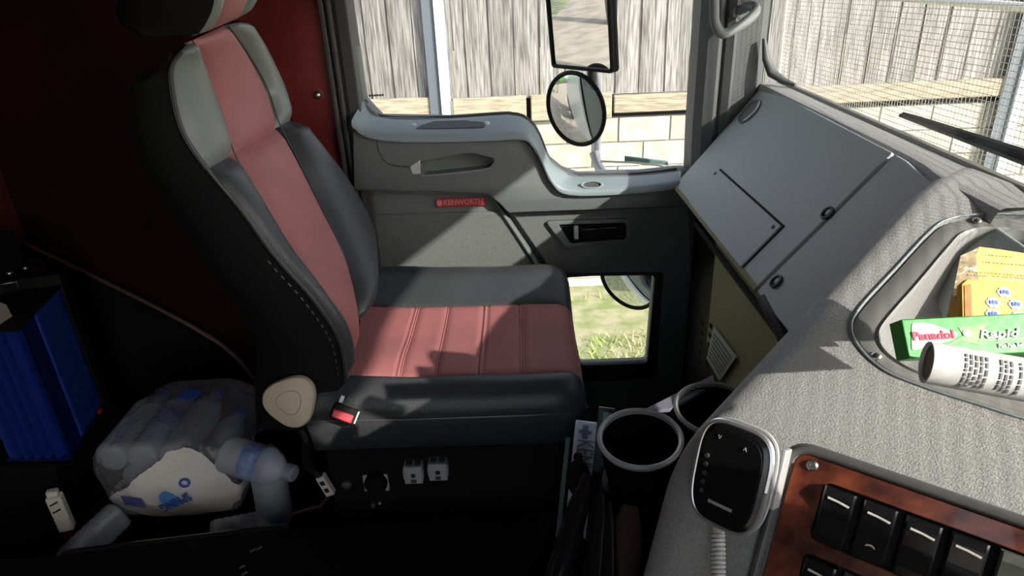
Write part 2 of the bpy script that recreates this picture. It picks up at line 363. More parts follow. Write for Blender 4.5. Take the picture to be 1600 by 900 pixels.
MB().tube([W(q.x, q.y, Y=YU - .0005) for q in catmull([Vector(q) for q in [(588, 214), (592, 235), (602, 252), (618, 259), (642, 261)]], 4)], .0016, 6).build('pad_seam', seal, door)
# fabric panels under the belt line, with the raised pocket edge
plate('map_pocket', [dz(*p, 1.478) for p in [(553, 337), (788, 331), (856, 432), (856, 560), (560, 560)]], [], .02, FDy(1.488), fabric_door, door, .003)
plate('badge_strip', [dz(*p, 1.486) for p in [(553, 299), (760, 304), (772, 314), (786, 330), (553, 336)]], [], .01, FDy(1.492), plastic_door, door, .001)
MB().tube([W(q.x, q.y, Y=1.474) for q in catmull([Vector(q) for q in [(553, 295), (650, 300), (755, 303), (768, 309), (782, 328), (815, 377), (850, 432)]], 4)], .0042, 8).build('pocket_edge', plastic_door, door)
plate('front_fabric_panel', [dz(*p, 1.484) for p in [(800, 333), (1075, 322), (1080, 424), (865, 428)]], [], .012, FDy(1.490), fabric_door, door, .002)
MB().tube([W(q.x, q.y, Y=1.478) for q in [Vector(q) for q in [(797, 330), (880, 326), (970, 322), (1075, 318)]]], .0035, 6).build('panel_highlight', silver_rim, door)  # silver line drawn for the highlight along the panel edge
plate('lower_panel', [(-.38, .01), (.50, .01), (.50, dz(0, 428)[1]), dz(860, 430), (-.38, dz(860, 430)[1])], [fillet([dz(*p) for p in [(872, 424), (1033, 421), (1020, 583), (902, 588)]], .014)], .02, FDy(1.492), plastic_door, door, .002)
# door handle in its recess
hb = fillet([dz(*p, 1.476) for p in [(852, 346), (985, 342), (985, 378), (884, 388)]], .012)
plate('handle_bezel', hb, [fillet([dz(*p, 1.476) for p in [(872, 351), (978, 348), (978, 374), (892, 381)]], .008)], .010, FDy(1.479), plastic_door, door, .002)
plate('handle_well', hb, [], .003, FDy(1.4845), black, door, 0)
h0, h1 = W(901, 363, Y=1.466), W(968, 378, Y=1.47)
hd = thing('tmp', (0, 0, 0), None, None); bpy.data.objects.remove(hd)
MB().box(W(935, 362, Y=1.47), (.045, 0, .001), (0, .006, 0), (-.002, 0, .0125)).build('handle_lever', black_gloss, door, bevel=.004)
MB().box(W(900, 363, Y=1.465), (.0055, 0, 0), (0, .007, 0), (.0, 0, .0165)).build('handle_end', silver_rim, door, bevel=.003)
MB().tube([W(*q, Y=1.463) for q in [(915, 379), (940, 378), (965, 376)]], .0018, 6).build('handle_edge', chrome, door)
# red badge with chrome letters
bc = W(720, 315.5, Y=1.482); bw = .118
M_b = frame(bc, (1, 0, .004), (0, 0, 1))
bd = plate('badge', rrect(bw, .0205, .003), [], .005, M_b, badge_red, door, .001)
text('badge_text', 'KENWORTH', .0175, M_b @ Matrix.Translation((.006, 0, .003)), badge_letter, bd, width=.092, bold=.0002)
plate('badge_emblem', circ(.0065, 12, c=(-.050, 0), ry=.008), [], .0012, M_b @ Matrix.Translation((0, 0, .003)), badge_letter, bd, 0)
# lower look-down window: rubber seal
lwf = fillet([dz(*p) for p in [(870, 423), (1035, 420), (1022, 586), (900, 590)]], .016)
plate('lower_window_seal', lwf, [fillet([dz(*p, 1.478) for p in [(879, 433), (1023, 431), (1011, 567), (908, 571)]], .012)], .022, FDy(1.488), rubber, door, .005)
# panes
def pane(name, poly, y, parent=None):
    return struct(plate(name, poly, [], .004, FDy(y), glass_m, parent, 0))
w1 = pane('window_1', [(p[0], p[1] - .004) for p in win], YD + .03)
w2 = pane('window_2', lw, YD + .022)
_m = W(588, 149, Y=YD + .026)
_e = MB()
for _k in range(6): _e.box(_m + Vector((-.0145 + _k * .0058, -.0005, .0004 * (_k % 2))), (.0023, 0, 0), (0, .0004, 0), (0, 0, .0022))
_e.build('etched_mark', black_ink, w1, smooth=False)
MB().tube([Vector((p.x, YD + .018, p.z)) for p in edge], .005, 6).build('window_rubber', rubber, door)
# ------------------------------------------------------------------ windscreen pillar, windscreen
pp = [(.386, 1.56), (.387, 1.495), (.401, 1.472), (.421, 1.462), (.433, 1.470), (.436, 1.462), (.450, 1.453), (.459, 1.463), (.506, 1.459), (.522, 1.469), (.527, 1.485), (.537, 1.56)]
ap = MB(); ap.loft([[(x + k * .06, y, z) for x, y in pp] for z, k in [(.45, .12), (.70, .05), (.80, 0), (.95, 0), (1.2, -.02), (1.62, -.05)]], True, cap=True)
pillar = struct(ap.build('trim_2', pillar_pl, angle=25))
f0 = [W(*q, Y=1.43) for q in [(1196, 85), (1203, 108), (1220, 122), (1242, 131)]]
MB().tube([W(1194, 60, Y=1.445), W(1197, 92, Y=1.44), W(1206, 114, Y=1.43), W(1224, 126, Y=1.41), W(1243, 133, Y=1.385)], [.004, .008, .010, .007, .003], 10).build('pillar_foot', pillar_pl, pillar)
gh = thing('grab_handle', W(1172, 12, Y=1.435), 'grey grab handle looped on the windscreen pillar', 'handle')
gp = [W(1113, -90, Y=1.36), W(1115, -30, Y=1.36), W(1116, 10, Y=1.36), W(1117, 34, Y=1.36), W(1124, 50, Y=1.355), W(1134, 52, Y=1.355), W(1150, 44, Y=1.36), W(1168, 32, Y=1.37), W(1179, 21, Y=1.385), W(1180, 12, Y=1.40), W(1170, 10, Y=1.43), W(1155, 17, Y=1.46)]
MB().tube(catmull(gp, 5), .0095, 12).build('bar', plastic, gh)
MB().lathe(W(1150, 18, Y=1.466), (0, -1, 0), [(.016, 0), (.016, .006), (.011, .012)], 16).build('mount', plastic, gh)
MB().lathe(W(1113, -88, Y=1.478), (0, -1, 0), [(.016, 0), (.014, .04), (.0095, .118)], 16).build('mount', plastic, gh)
XW = .535
def gx_(y): return .562                              # windscreen base line
def zT(y): return .891 - .028 * (1.45 - y)            # height of the dash top along it
ws = struct(mobj('window_3', [(gx_(y) + a - k, y, z) for a in (0, .004) for y, z, k in ((1.52, .84, 0), (YN, .80, 0), (YN, 1.52, .03), (1.52, 1.52, .03))],
     [(0, 1, 2, 3), (4, 5, 6, 7), (0, 1, 5, 4), (1, 2, 6, 5), (2, 3, 7, 6), (3, 0, 4, 7)], glass_m, smooth=False))
MB().tube([(gx_(y), y, zT(y)) for y in (1.47, 1.0, .4, YN)], .006, 8).build('windscreen_rubber', mat('pale_rubber', (.34, .34, .30), .6), ws)
# ------------------------------------------------------------------ outside of the windscreen
sv = thing('sun_visor', (.74, .5, 1.42), 'dark exterior sun visor above the windscreen, out of frame', 'visor')  # unseen; set to the shadow edge and lengthened to stop stray sun
MB().loft([[(.60, y, 1.53), (.78, y, 1.46), (.90, y, 1.365), (.905, y, 1.36), (.90, y, 1.37), (.78, y, 1.47), (.60, y, 1.545)] for y in (-1.1, 1.5)], True, cap=True).build('visor_blade', black, sv, smooth=False)
for y in (-.5, .45, 1.4): MB().abox(.60, .75, y, y + .02, 1.46, 1.53).build('bracket', black, sv)
ms = thing('mesh_screen', (.66, .5, .8), 'pale wire stone guard mesh outside the windscreen', 'mesh screen')
def msx(z): return .64 + (1.4 - z) * .02
wm = MB(); pit = .0088; r = .0005
def wire(a, b):
    a, b = Vector(a), Vector(b); t = (b - a).normalized(); n1 = t.cross(Vector((1, 0, 0))).normalized() * r; n2 = Vector((1, 0, 0)) * r
    wm.add([a + n1, a + n2, a - n1, a - n2, b + n1, b + n2, b - n1, b - n2], [(0, 1, 5, 4), (1, 2, 6, 5), (2, 3, 7, 6), (3, 0, 4, 7)])
z = .70
while z < 1.36: wire((msx(z), -.3, z), (msx(z), 1.72, z)); z += pit
y = -.3
while y < 1.72: wire((msx(.7), y, .70), (msx(1.36), y, 1.36)); y += pit
tag(wm.build('wire_mesh', wire_m, ms, smooth=False), kind='stuff')
tb = [W(1390, -6, X=1.15), W(1610, 12, X=1.15)]
_d = (tb[1] - tb[0]).normalized()
br_ = thing('front_rail', tb[0].lerp(tb[1], .5), 'pale horizontal rail outside the windscreen beyond the wire mesh', 'rail')
MB().tube(catmull([tb[0] - _d * .30 + Vector((0, 0, .9)), tb[0] - _d * .28 + Vector((0, 0, .25)), tb[0] - _d * .16 + Vector((0, 0, .03)), tb[0], tb[1], tb[1] + _d * .8, tb[1] + _d * 1.0 + Vector((-.05, 0, -.2)), tb[1] + _d * 1.05 + Vector((-.2, 0, -1.0))], 5), .0105, 10).build('rail_tube', mat('rail_paint', (.68, .68, .64), .5, .2), br_)
for y in (-.3, 1.72): MB().tube([(msx(.7), y, .70), (msx(1.36), y, 1.36)], .005, 6).build('frame_rail', wire_m, ms)
wp = thing('wiper', W(1600, 243, X=.60), 'black windscreen wiper lying across the mesh', 'wiper')
a, b = W(1411, 178, X=.60), W(1600, 243, X=.60); d = (b - a)
MB().tube([a, a + d * .15, a + d * .6, a + d * 1.0, a + d * 2.2], [.003, .0048, .0065, .008, .009], 8).build('wiper_arm', black, wp)
MB().tube([a + Vector((-.004, 0, -.002)), b + Vector((-.006, 0, -.006)), a + d * 2 + Vector((-.006, 0, -.008))], .0028, 6).build('wiper_blade', rubber, wp)
# ------------------------------------------------------------------ dashboard, passenger side
dash = thing('dashboard', (.45, 1.0, .67), 'grey moulded dashboard wrapping round to a grained centre console', 'dashboard')
T, Bt = Vector((.522, 0, .888)), Vector((.346, 0, .675))
sd = (T - Bt).normalized(); nd = Vector((-sd.z, 0, sd.x))     # up-slope and outward normal of the passenger panel
FPn = frame((Bt.x, 0, Bt.z), (0, -1, 0), sd)                   # panel frame: x = -Y, y = up the slope, z = out of the panel
if FPn.col[2].xyz.dot(nd) < 0: print('panel frame flipped')
def pn(px, py): q = FPn.inverted() @ W(px, py, pl=(Bt, nd)); return (q.x, q.y)
SL = (T - Bt).length
def panel_plate(name, poly, holes, t, out, m, bevel=.002): return plate(name, poly, holes, t, FPn @ Matrix.Translation((0, 0, out - t / 2)), m, dash, bevel)
hatch = [pn(*q) for q in [(1083, 312), (1121, 264), (1217, 349), (1166, 424)]]
hx0, hx1 = hatch[0][0], (hatch[2][0] + hatch[3][0]) / 2; hy1 = (hatch[1][1] + hatch[2][1]) / 2
gx = -.893                                                    # groove between the panel and the corner section
panel_plate('passenger_panel', fillet([(-1.455, 0), (gx - .004, 0), (gx - .004, SL - .020), (-1.455, SL)], .004), [[(hx0, -.01), (hx1, -.01), (hx1, hy1), (hx0, hy1)]] if False else [], .02, .0, dash_smooth)
panel_plate('hatch_gap', [(hx0 - .002, .002), (hx1 + .003, .002), (hx1 + .003, hy1 + .004), (hx0 - .002, hy1 + .004)], [], .003, .0012, dark_gap, 0)
panel_plate('hatch', fillet([(hx0, .001), (hx1, .001), (hx1, hy1), (hx0, hy1)], .002), [], .005, .004, dash_smooth, .001)
for q in [(1120, 273), (1211, 357)]:
    p = FPn @ Vector((*pn(*q), .004)); MB().lathe(p, nd, [(.0035, 0), (.0035, .0015), (.002, .002)], 12).build('screw', seal, dash)
A_ = W(1436, 280, Z=.874)
panel_plate('corner_panel', fillet([(gx + .002, -.004), (gx + .40, -.004), (gx + .40, SL - .060), (-(A_.y - .02), SL - .038), (-(A_.y + .05), SL - .030), (-(A_.y + .10), SL - .022), (gx + .002, SL - .020)], .004), [], .02, -.001, dash_smooth)
panel_plate('groove', [(gx - .012, .0), (gx + .012, .0), (gx + .012, SL - .026), (gx - .012, SL - .026)], [], .01, -.008, dark_gap, 0)
for q in [(1293, 333), (1213, 440)]:
    p = FPn @ Vector((*pn(*q), -.001))
    MB().lathe(p, nd, [(.011, -.002), (.011, .0035), (.008, .004), (.0075, .001), (.0, .001)], 20).build('plug_ring', seal, dash)
    MB().lathe(p + Vector((.001, -.002, .001)), nd, [(.006, 0), (.005, .003), (.002, .004)], 12).build('plug', dash_smooth, dash)
# round demister outlet near the pillar
p = FPn @ Vector((*pn(1172, 175), 0))
MB().lathe(p, nd, [(.030, -.004), (.0295, .004), (.027, .006), (.025, .004), (.023, .001), (.0, .001)], 32).build('vent_ring', plastic, dash)
MB().tube([p + nd * .004 + (Vector((0, -1, 0)) * math.cos(t) + sd * math.sin(t)) * .0275 for t in [x * .2 - .9 for x in range(11)]], .0022, 6).build('vent_lip', silver_rim, dash)
# lower lip, glove tray edges and the olive kick panel
lp = MB()
lp.loft([[(Bt.x + dx, y, Bt.z + dz_) for dx, dz_ in [(-.002, .003), (-.004, -.004), (.006, -.010), (.02, -.012), (.024, -.03), (.05, -.034), (.05, .0)]] for y in (1.452, gx * -1 + .0)], True, cap=True)
lp.build('lower_lip', olive, dash, smooth=False)
MB().tube([(Bt.x + .012, 1.30, Bt.z - .040), (Bt.x + .012, .80, Bt.z - .040)], .0055, 8).build('lip_bead', black, dash)
MB().tube([(Bt.x + .004, .87, Bt.z - .008), (Bt.x + .002, .82, Bt.z - .012), (Bt.x + .006, .78, Bt.z - .03)], .010, 10).build('latch_tube', rubber, dash)
MB().abox(.372, .40, .60, 1.20, .40, Bt.z - .03).build('kick_panel', olive, dash, bevel=.006)
MB().abox(.40, .56, .2, 1.46, 0, Bt.z - .02).build('bulkhead', black, dash)
ls = [W(*q, X=.366) for q in [(1115, 510), (1150, 558), (1124, 596), (1104, 560)]]
sh = mobj('label_sheet', ls + [p + Vector((.002, 0, 0)) for p in ls], [(0, 1, 2, 3), (4, 5, 6, 7), (0, 1, 5, 4), (1, 2, 6, 5), (2, 3, 7, 6), (3, 0, 4, 7)], sheet_grey, dash, smooth=False)
tx = MB()
for k in range(7):
    t = .14 + k * .115; a = ls[0].lerp(ls[3], t); b = ls[1].lerp(ls[2], t); tx.box(a.lerp(b, .5) - Vector((.0008, 0, 0)), (b - a) * .40, (.0006, 0, 0), (ls[3] - ls[0]) * .017)
tag(tx.build('printed_lines', grey_ink, sh, smooth=False), kind='stuff')
vt = MB()
for k in range(5):
    for j in range(2): vt.box(W(1098 + j * 12 - k * 1.5, 505 + k * 15 + j * 4, X=.37), (.001, 0, 0), (0, .006, 0), (0, 0, .004))
tag(vt.build('vent_slots', dark_gap, dash, smooth=False), kind='stuff')
# ------------------------------------------------------------------ centre console (wing of the dashboard)
A = W(1436, 280, Z=.874); B = W(1092, 648, D=.585)
v_ = (A - B).normalized(); LV = (A - B).length
h_ = Vector((v_.x, v_.y, 0)).normalized(); u_ = Vector((h_.y, -h_.x, 0))
u_ = Vector((.80, -.60, 0))
n_ = u_.cross(v_).normalized(); n_ = n_ if n_.z > 0 else -n_
sl = math.radians(62)
hf_ = Vector((.60, .80, 0))
w_dn = (-hf_ * math.cos(sl) - Vector((0, 0, 1)) * math.sin(sl)).normalized()
nf = u_.cross(-w_dn).normalized(); nf = nf if nf.dot(EYE - B) > 0 else -nf
prof = []                                              # (point, outward normal) down the console at u = 0
for s in (.34, .22, .12, .06): prof.append((A + h_ * s + Vector((0, 0, 0)), Vector((0, 0, 1))))
for k in range(5): t = k / 4; d = (h_ * (1 - t) + v_ * t).normalized(); prof.append((A + h_ * (.03 * (1 - t)) - v_ * (.03 * t), (Vector((0, 0, 1)) * (1 - t) + n_ * t).normalized()))
for s in (.25, .5, .75, .92): prof.append((A.lerp(B, s), n_))
cur = B.copy(); d0 = -v_; NB = 8
for k in range(NB + 1):
    t = k / NB; d = (d0 * (1 - t) + w_dn * t).normalized(); nn = (n_ * (1 - t) + nf * t).normalized()
    if k: cur = cur + d * .011
    prof.append((cur.copy(), nn))
FB = cur.copy()
for s in (.05, .15, .25, .45): prof.append((FB + w_dn * s, nf))
cols = [(.62, 0), (.40, 0), (.30, 0), (.20, 0), (.12, 0), (.06, 0), (.03, 0), (.018, -.0012), (.008, -.006), (.002, -.014), (0, -.024), (-.001, -.06), (-.001, -.16)]
rows = [[p + u_ * a + nn * b for a, b in cols] for p, nn in prof]
con = MB().loft(rows).build('centre_console', dash_grain, dash, angle=80)
bm = bmesh.new(); bm.from_mesh(con.data); _o = ROOT[con.name]
bmesh.ops.bisect_plane(bm, geom=bm.verts[:] + bm.edges[:] + bm.faces[:], plane_co=Vector((gx_(0) - .004, 0, 0)) - _o, plane_no=(1, 0, 0), clear_outer=True)
bmesh.ops.bisect_plane(bm, geom=bm.verts[:] + bm.edges[:] + bm.faces[:], plane_co=Vector((0, 0, .02)) - _o, plane_no=(0, 0, -1), clear_outer=True)
bm.to_mesh(con.data); bm.free()
_so = con.modifiers.new('s', 'SOLIDIFY'); _so.thickness = .012; _so.offset = -1
_dg = bpy.context.evaluated_depsgraph_get(); _dg.update(); _me = bpy.data.meshes.new_from_object(con.evaluated_get(_dg)); con.modifiers.clear(); con.data = _me
# dash top strip along the windscreen
MB().loft([[(T.x - .060 - k * .3, y, zT(y) - .080 - k * .4), (T.x - .012 - k, y, zT(y) - .0195 - k * .3), (T.x - .007 - k, y, zT(y) - .010), (T.x - .003 - k, y, zT(y) - .002), (T.x + .003 - k, y, zT(y)), (gx_(y) - .002, y, zT(y)), (gx_(y), y, zT(y) - .04)]
           for y, k in ((1.47, 0), (1.2, 0), (.95, 0), (A.y + .11, .001), (A.y + .07, .004), (A.y + .03, .012), (A.y - .03, .020), (A.y - .10, .020))]).build('dash_top', dash_grain, dash, angle=30)
MB().loft([[(x, y, z_) for x, z_ in ((XW - .02, .80), (.22, .70), (.17, .86), (.20, 1.0), (.30, 1.05), (.40, 1.04), (XW - .02, .93))] for y in (YN + .02, .10)], True, cap=True).build('unseen_sun_block', dash_grain, dash, bevel=.015)  # unseen hood added to keep the sun off the water pack
# tray
TP = (B, n_)
outer = catmull([W(*q, pl=TP) for q in [(1600, 338), (1525, 338), (1480, 346), (1452, 366), (1400, 422), (1347, 480), (1333, 510), (1345, 542), (1385, 578), (1450, 605), (1525, 629), (1600, 652), (1690, 672), (1745, 600), (1765, 470), (1725, 372), (1670, 345)]], 6, True)
inner = catmull([W(*q, pl=TP) for q in [(1600, 362), (1540, 358), (1506, 366), (1485, 386), (1438, 442), (1388, 500), (1378, 524), (1390, 548), (1425, 572), (1475, 589), (1535, 602), (1600, 617), (1670, 632), (1705, 580), (1722, 480), (1690, 400), (1645, 372)]], 6, True)
def ring(loop, k, dn):
    c = sum(loop, Vector()) / len(loop); return [c + (p - c) * k - n_ * dn for p in loop]
ho = ring(outer, 1.012, -.05); hb_ = ring(outer, 1.012, .09); N_ = len(ho)
boolean(con, ho + hb_, [tuple(range(N_)), tuple(range(N_, 2 * N_))] + [(i, (i + 1) % N_, N_ + (i + 1) % N_, N_ + i) for i in range(N_)])
_wn = con.modifiers.new('wn', 'WEIGHTED_NORMAL'); _wn.weight = 90; _wn.keep_sharp = True
tr = MB(); rr = [ring(outer, 1.013, .004), ring(outer, 1.004, .0075), ring(outer, .994, .0075), ring(outer, .985, .0025), ring(outer, .972, .0015), ring(inner, 1.045, .0015), ring(inner, 1.03, -.0005), ring(inner, 1.012, .0005), ring(inner, 1.0, .006), ring(inner, .96, .034), ring(inner, .92, .048), ring(inner, .80, .052), ring(inner, .4, .052)]
tr.loft(rr, True); k = len(tr.v) - N_; tr.add([tr.v[k + i] for i in range(N_)], [tuple(range(N_))])
tray = tr.build('tray', mat('tray_plastic', (.27, .27, .262), .5, bump=.12, bscale=900), dash, angle=50)
gr = MB().tube([p + n_ * .0008 for p in ring(outer, 1.016, 0)] + [ring(outer, 1.016, 0)[0] + n_ * .0008], .0013, 6).build('tray_bead', sill_grey, dash)
for q in [(1527, 345), (1370, 556)]:
    p = W(*q, pl=TP); MB().lathe(p, n_, [(.0045, -.001), (.0045, .001), (.003, .0025), (.0012, .0028), (.0012, .0012)], 14).build('screw', screw_m, dash)
# switch panel on the sloping face
FC = (FB, nf)
FF = frame(FB, u_, -w_dn)
if FF.col[2].xyz.dot(nf) < 0: print('face frame flipped', FF.col[2].xyz, nf)
def fp(px, py): q = FF.inverted() @ W(px, py, pl=FC); return (q.x, q.y)
wc = fp(1247, 702)
wr_ = fp(1600, 795)
HP = .115; WP = .26
pan = [(wc[0], wc[1]), (wc[0] + WP, wc[1]), (wc[0] + WP, wc[1] - HP), (wc[0], wc[1] - HP)]
sw = [fp(x, y) for x, y in [(1305, 806), (1368, 826), (1436, 846), (1508, 868)]]
print('switch', wc, wr_, sw, fp(1150, 900), fp(1262, 878))
pitch = (sw[3][0] - sw[0][0]) / 3; SWW = pitch * .80; SWH = .041
cy = sum(s[1] for s in sw) / 4 - .003
row2 = cy - .056
holes = [fillet([(sw[0][0] - SWW * .56, cy - SWH * .54), (sw[3][0] + SWW * 1.65, cy - SWH * .54), (sw[3][0] + SWW * 1.65, cy + SWH * .54), (sw[0][0] - SWW * .56, cy + SWH * .54)], .006),
         fillet([(sw[0][0] - SWW * .56, row2 - SWH * .54), (sw[3][0] + SWW * 1.65, row2 - SWH * .54), (sw[3][0] + SWW * 1.65, row2 + SWH * .54), (sw[0][0] - SWW * .56, row2 + SWH * .54)], .006)]
HP = wc[1] - (row2 - SWH * .54 - .02)
pan = [(wc[0], wc[1]), (wc[0] + WP, wc[1]), (wc[0] + WP, wc[1] - HP), (wc[0], wc[1] - HP)]
panel = plate('switch_panel', fillet(pan, .012), holes, .004, FF @ Matrix.Translation((0, 0, .003)), wood_gloss, dash, .001)
plate('switch_backing', fillet(pan, .012), [], .002, FF @ Matrix.Translation((0, 0, .0005)), black, dash, 0)
bz = [(wc[0] - .006, wc[1] + .004), (wc[0] + WP + .01, wc[1] + .004), (wc[0] + WP + .01, wc[1] - HP - .01), (wc[0] - .006, wc[1] - HP - .01)]
bzp = [FF @ Vector((q.x, q.y, .004)) for q in fillet(bz, .02, 8)]
MB().tube(bzp + [bzp[0]], .0042, 10).build('panel_bezel', mat('bezel_grey', (.10, .10, .10), .35), dash)
p = FF @ Vector((*fp(1271, 726), .005)); MB().lathe(p, nf, [(.0042, 0), (.0042, .0012), (.003, .0022), (.0014, .0022), (.0012, .0008)], 16).build('screw', screw_m, dash)
def rocker(cx, cyy, mk, col=black_gloss, kind='rocker_switch'):
    pr = [(-SWH / 2, .002), (-SWH / 2, .009), (-SWH * .36, .0105), (0, .0065), (SWH * .36, .0105), (SWH / 2, .009), (SWH / 2, .002)]
    rws = []
    for x, k in [(-SWW / 2, .0), (-SWW / 2, 1), (-SWW / 2 + .0015, 1.12), (SWW / 2 - .0015, 1.12), (SWW / 2, 1), (SWW / 2, 0)]:
        rws.append([FF @ Vector((cx + x, cyy + y, z * k if k else .001)) for y, z in pr])
    o = MB().loft(rws).build(kind, col, dash, angle=30)
    if mk: mk(o, cx, cyy)
    return o
def bar(o, cx, cy_, pts, r=.0009): MB().tube([FF @ Vector((cx + x, cy_ + y, z)) for x, y, z in pts], r, 6).build('marking', white_conn, o)
def mk_bar(o, cx, cy_): bar(o, cx, cy_, [(-.007, .013, .0112), (0, .0125, .0108), (.008, .011, .0106)], .0011)
def mk_lamp(o, cx, cy_):
    mk_bar(o, cx, cy_); s = MB()
    for k in range(4): s.tube([FF @ Vector((cx - .006 + k * .0033, cy_ - .012, .0098)), FF @ Vector((cx - .0075 + k * .0033, cy_ - .0165, .0108))], .0007, 5)
    s.tube([FF @ Vector((cx - .008, cy_ - .0115, .010)), FF @ Vector((cx + .006, cy_ - .0115, .010))], .0011, 5); s.build('lamp_symbol', white_conn, o)
def mk_dots(o, cx, cy_):
    mk_bar(o, cx, cy_); s = MB()
    for x, y, r in [(-.004, -.011, .0032), (.0, -.014, .0022), (.0045, -.0125, .0028), (-.001, -.0095, .002)]:
        s.lathe(FF @ Vector((cx + x, cy_ + y, .0088 - y * .12 - .001)), nf, [(r, -.001), (r, .0004), (r * .3, .0008)], 10)
    s.build('fan_symbol', white_conn, o)
def mk_key(o, cx, cy_):
    mk_bar(o, cx, cy_); bar(o, cx, cy_, [(.004 * math.cos(t), -.013 + .004 * math.sin(t), .0098) for t in [k * .7 for k in range(9)]], .0008)
for (x, _), mk in zip(sw, (mk_bar, mk_key, mk_dots, mk_lamp)): rocker(x, cy, mk)
rocker(sw[3][0] + pitch * 1.02, cy, None, blank_grey, 'blank_cover')
rocker(sw[0][0], row2, mk_bar)
for k in (1, 2, 3): rocker(sw[0][0] + pitch * k, row2, None, blank_grey, 'blank_cover')
# ------------------------------------------------------------------ handset on the console
hs0 = W(1148, 742, D=.515)
eup = (W(1161, 665, D=.505) - W(1128, 815, D=.515)).normalized()
toc = (EYE - hs0).normalized(); toc = (toc - eup * toc.dot(eup)).normalized()
er = eup.cross(toc)
ang = math.radians(22); hz = (toc * math.cos(ang) - er * math.sin(ang)).normalized(); hx = eup.cross(hz).normalized()
HS = frame(hs0, hx, eup, hz) @ Matrix.Scale(.89, 4)
hs = thing('radio_handset', hs0, 'black two-way radio handset with bright rim, hung on the console', 'radio handset')
shape = []
for k in range(48):
    t_ = 2 * PI * k / 48; c_, s_ = math.cos(t_), math.sin(t_)
    shape.append(Vector(((.0325 + .0012 * s_) * math.copysign(abs(c_) ** .52, c_), .046 * math.copysign(abs(s_) ** .58, s_))))
plate('body', shape, [], .026, HS, black_gloss, hs, .005)
plate('front_face', [Vector(p) * .86 for p in shape], [], .002, HS @ Matrix.Translation((-.001, 0, .0135)), black, hs, .0005)
rm = [HS @ Vector((p.x * 1.0, p.y * 1.0, .009)) for p in shape]; MB().tube(rm + [rm[0]], .0026, 8).build('rim', mat('bright_rim', (.75, .76, .78), .32, .8), hs)
rm = [HS @ Vector((p.x * 1.01, p.y * 1.01, -.002)) for p in shape]; MB().tube(rm + [rm[0]], .0016, 6).build('side_seam', silver_rim, hs)
bt = MB(); 
for k in range(5): bt.lathe(HS @ Vector((-.022 + k * .0004, .012 - k * .008, .0145)), hz, [(.0022, 0), (.0018, .001)], 8)
bt.build('buttons', seal, hs)
text('up_symbol', 'A', .005, HS @ Matrix.Translation((.010, .030, .0150)), silver_rim, hs)
text('down_symbol', 'V', .005, HS @ Matrix.Translation((-.014, .032, .0150)), silver_rim, hs)
MB().box(HS @ Vector((-.001, -.026, .0150)), hx * .010, eup * .0012, hz * .0004).build('name_plate', silver_rim, hs)
MB().box(HS @ Vector((.034, .008, -.014)), hx * .0018, eup * .024, hz * .006).build('clip', silver_rim, hs, bevel=.001)
MB().box(HS @ Vector((.0, .0, -.026)), hx * .015, eup * .02, hz * .014).build('hanger', black, hs, bevel=.002)
c0 = HS @ Vector((-.004, -.049, .002)); c1 = W(1122, 925, D=.50)
MB().lathe(c0 + (c1 - c0).normalized() * -.006, (c1 - c0), [(.0055, 0), (.006, .006), (.0045, .014)], 12).build('cord_plug', white_conn, hs)
ax = (c1 - c0); La = ax.length; ax = ax.normalized(); e1 = ax.cross(Vector((0, 0, 1))).normalized(); e2 = ax.cross(e1)
cd = []
NT = 15
for k in range(NT * 10 + 1):
    t = k / (NT * 10); cd.append(c0 + ax * (La * t + .006) + (e1 * math.cos(2 * PI * NT * t) + e2 * math.sin(2 * PI * NT * t)) * .0045)
tag(MB().tube(cd, .0016, 6).build('coiled_cord', mat('cord_grey', (.62, .62, .60), .45)), 'grey coiled cord hanging from the radio handset', 'cord')
# ------------------------------------------------------------------ things in the tray
def basis(px, py, D, right_px, lean=0.0):
    o = W(px, py, D=D); ex = (W(*right_px, D=D) - o).normalized(); z = (EYE - o).normalized(); z = (z - ex * z.dot(ex)).normalized()
    y = z.cross(ex); z2 = (z * math.cos(lean) + y * math.sin(lean)).normalized(); y2 = z2.cross(ex); return o, ex, y2, z2
o, ex, ey, ez = basis(1520, 524, .455, (1600, 520), .15)
PB = frame(o, ex, ey, ez)
hw, hh, hd_ = .0505, .0138, .008
pb = thing('medicine_box', o - ez * .036, 'green medicine box with white and lime print in the tray', 'box')
MB().box(o - ez * hd_ + ex * .016, ex * (hw * 1.25) , ey * hh, ez * hd_).build('carton', green_pap, pb, bevel=.0008)
sft = -.0505 + .0
def PX(px, py): q = PB.inverted() @ W(px, py, pl=(o, ez)); return q
def flat(name, poly, m, parent, M4, z=.0003): return plate(name, poly, [], .0005, M4 @ Matrix.Translation((0, 0, z)), m, parent, 0)
q0 = [PX(*p) for p in [(1424, 504), (1450, 505), (1497, 521), (1490, 530), (1424, 549)]]
flat('white_patch', fillet([(p.x, p.y) for p in q0], .003), white_pap, pb, PB)
q1 = [PX(*p) for p in [(1497, 512), (1545, 505), (1530, 522), (1535, 540), (1500, 532), (1470, 545), (1505, 524)]]
flat('lime_flash', [(p.x, p.y) for p in q1], green_pale, pb, PB, .0002)
c = PX(1457, 525); text('brand_name', 'Panadol', .0085, PB @ Matrix.Translation((c.x, c.y, .0009)), red_ink, pb, width=.0285, bold=.00025)
c = PX(1561, 522); text('product_word', 'Rapid', .0085, PB @ Matrix.Translation((c.x, c.y, .0009)), white_pap, pb, width=.0285, bold=.0002, shear=.25)
c = PX(1560, 531); MB().box(PB @ Vector((c.x + .002, c.y, .0005)), ex * .016, ey * .0005, ez * .0003).build('rule_line', green_pale, pb)
c = PX(1582, 540); text('tag_line', 'Fast Pain Relief', .0042, PB @ Matrix.Translation((c.x, c.y, .0009)), white_pap, pb, width=.020, bold=.0001)
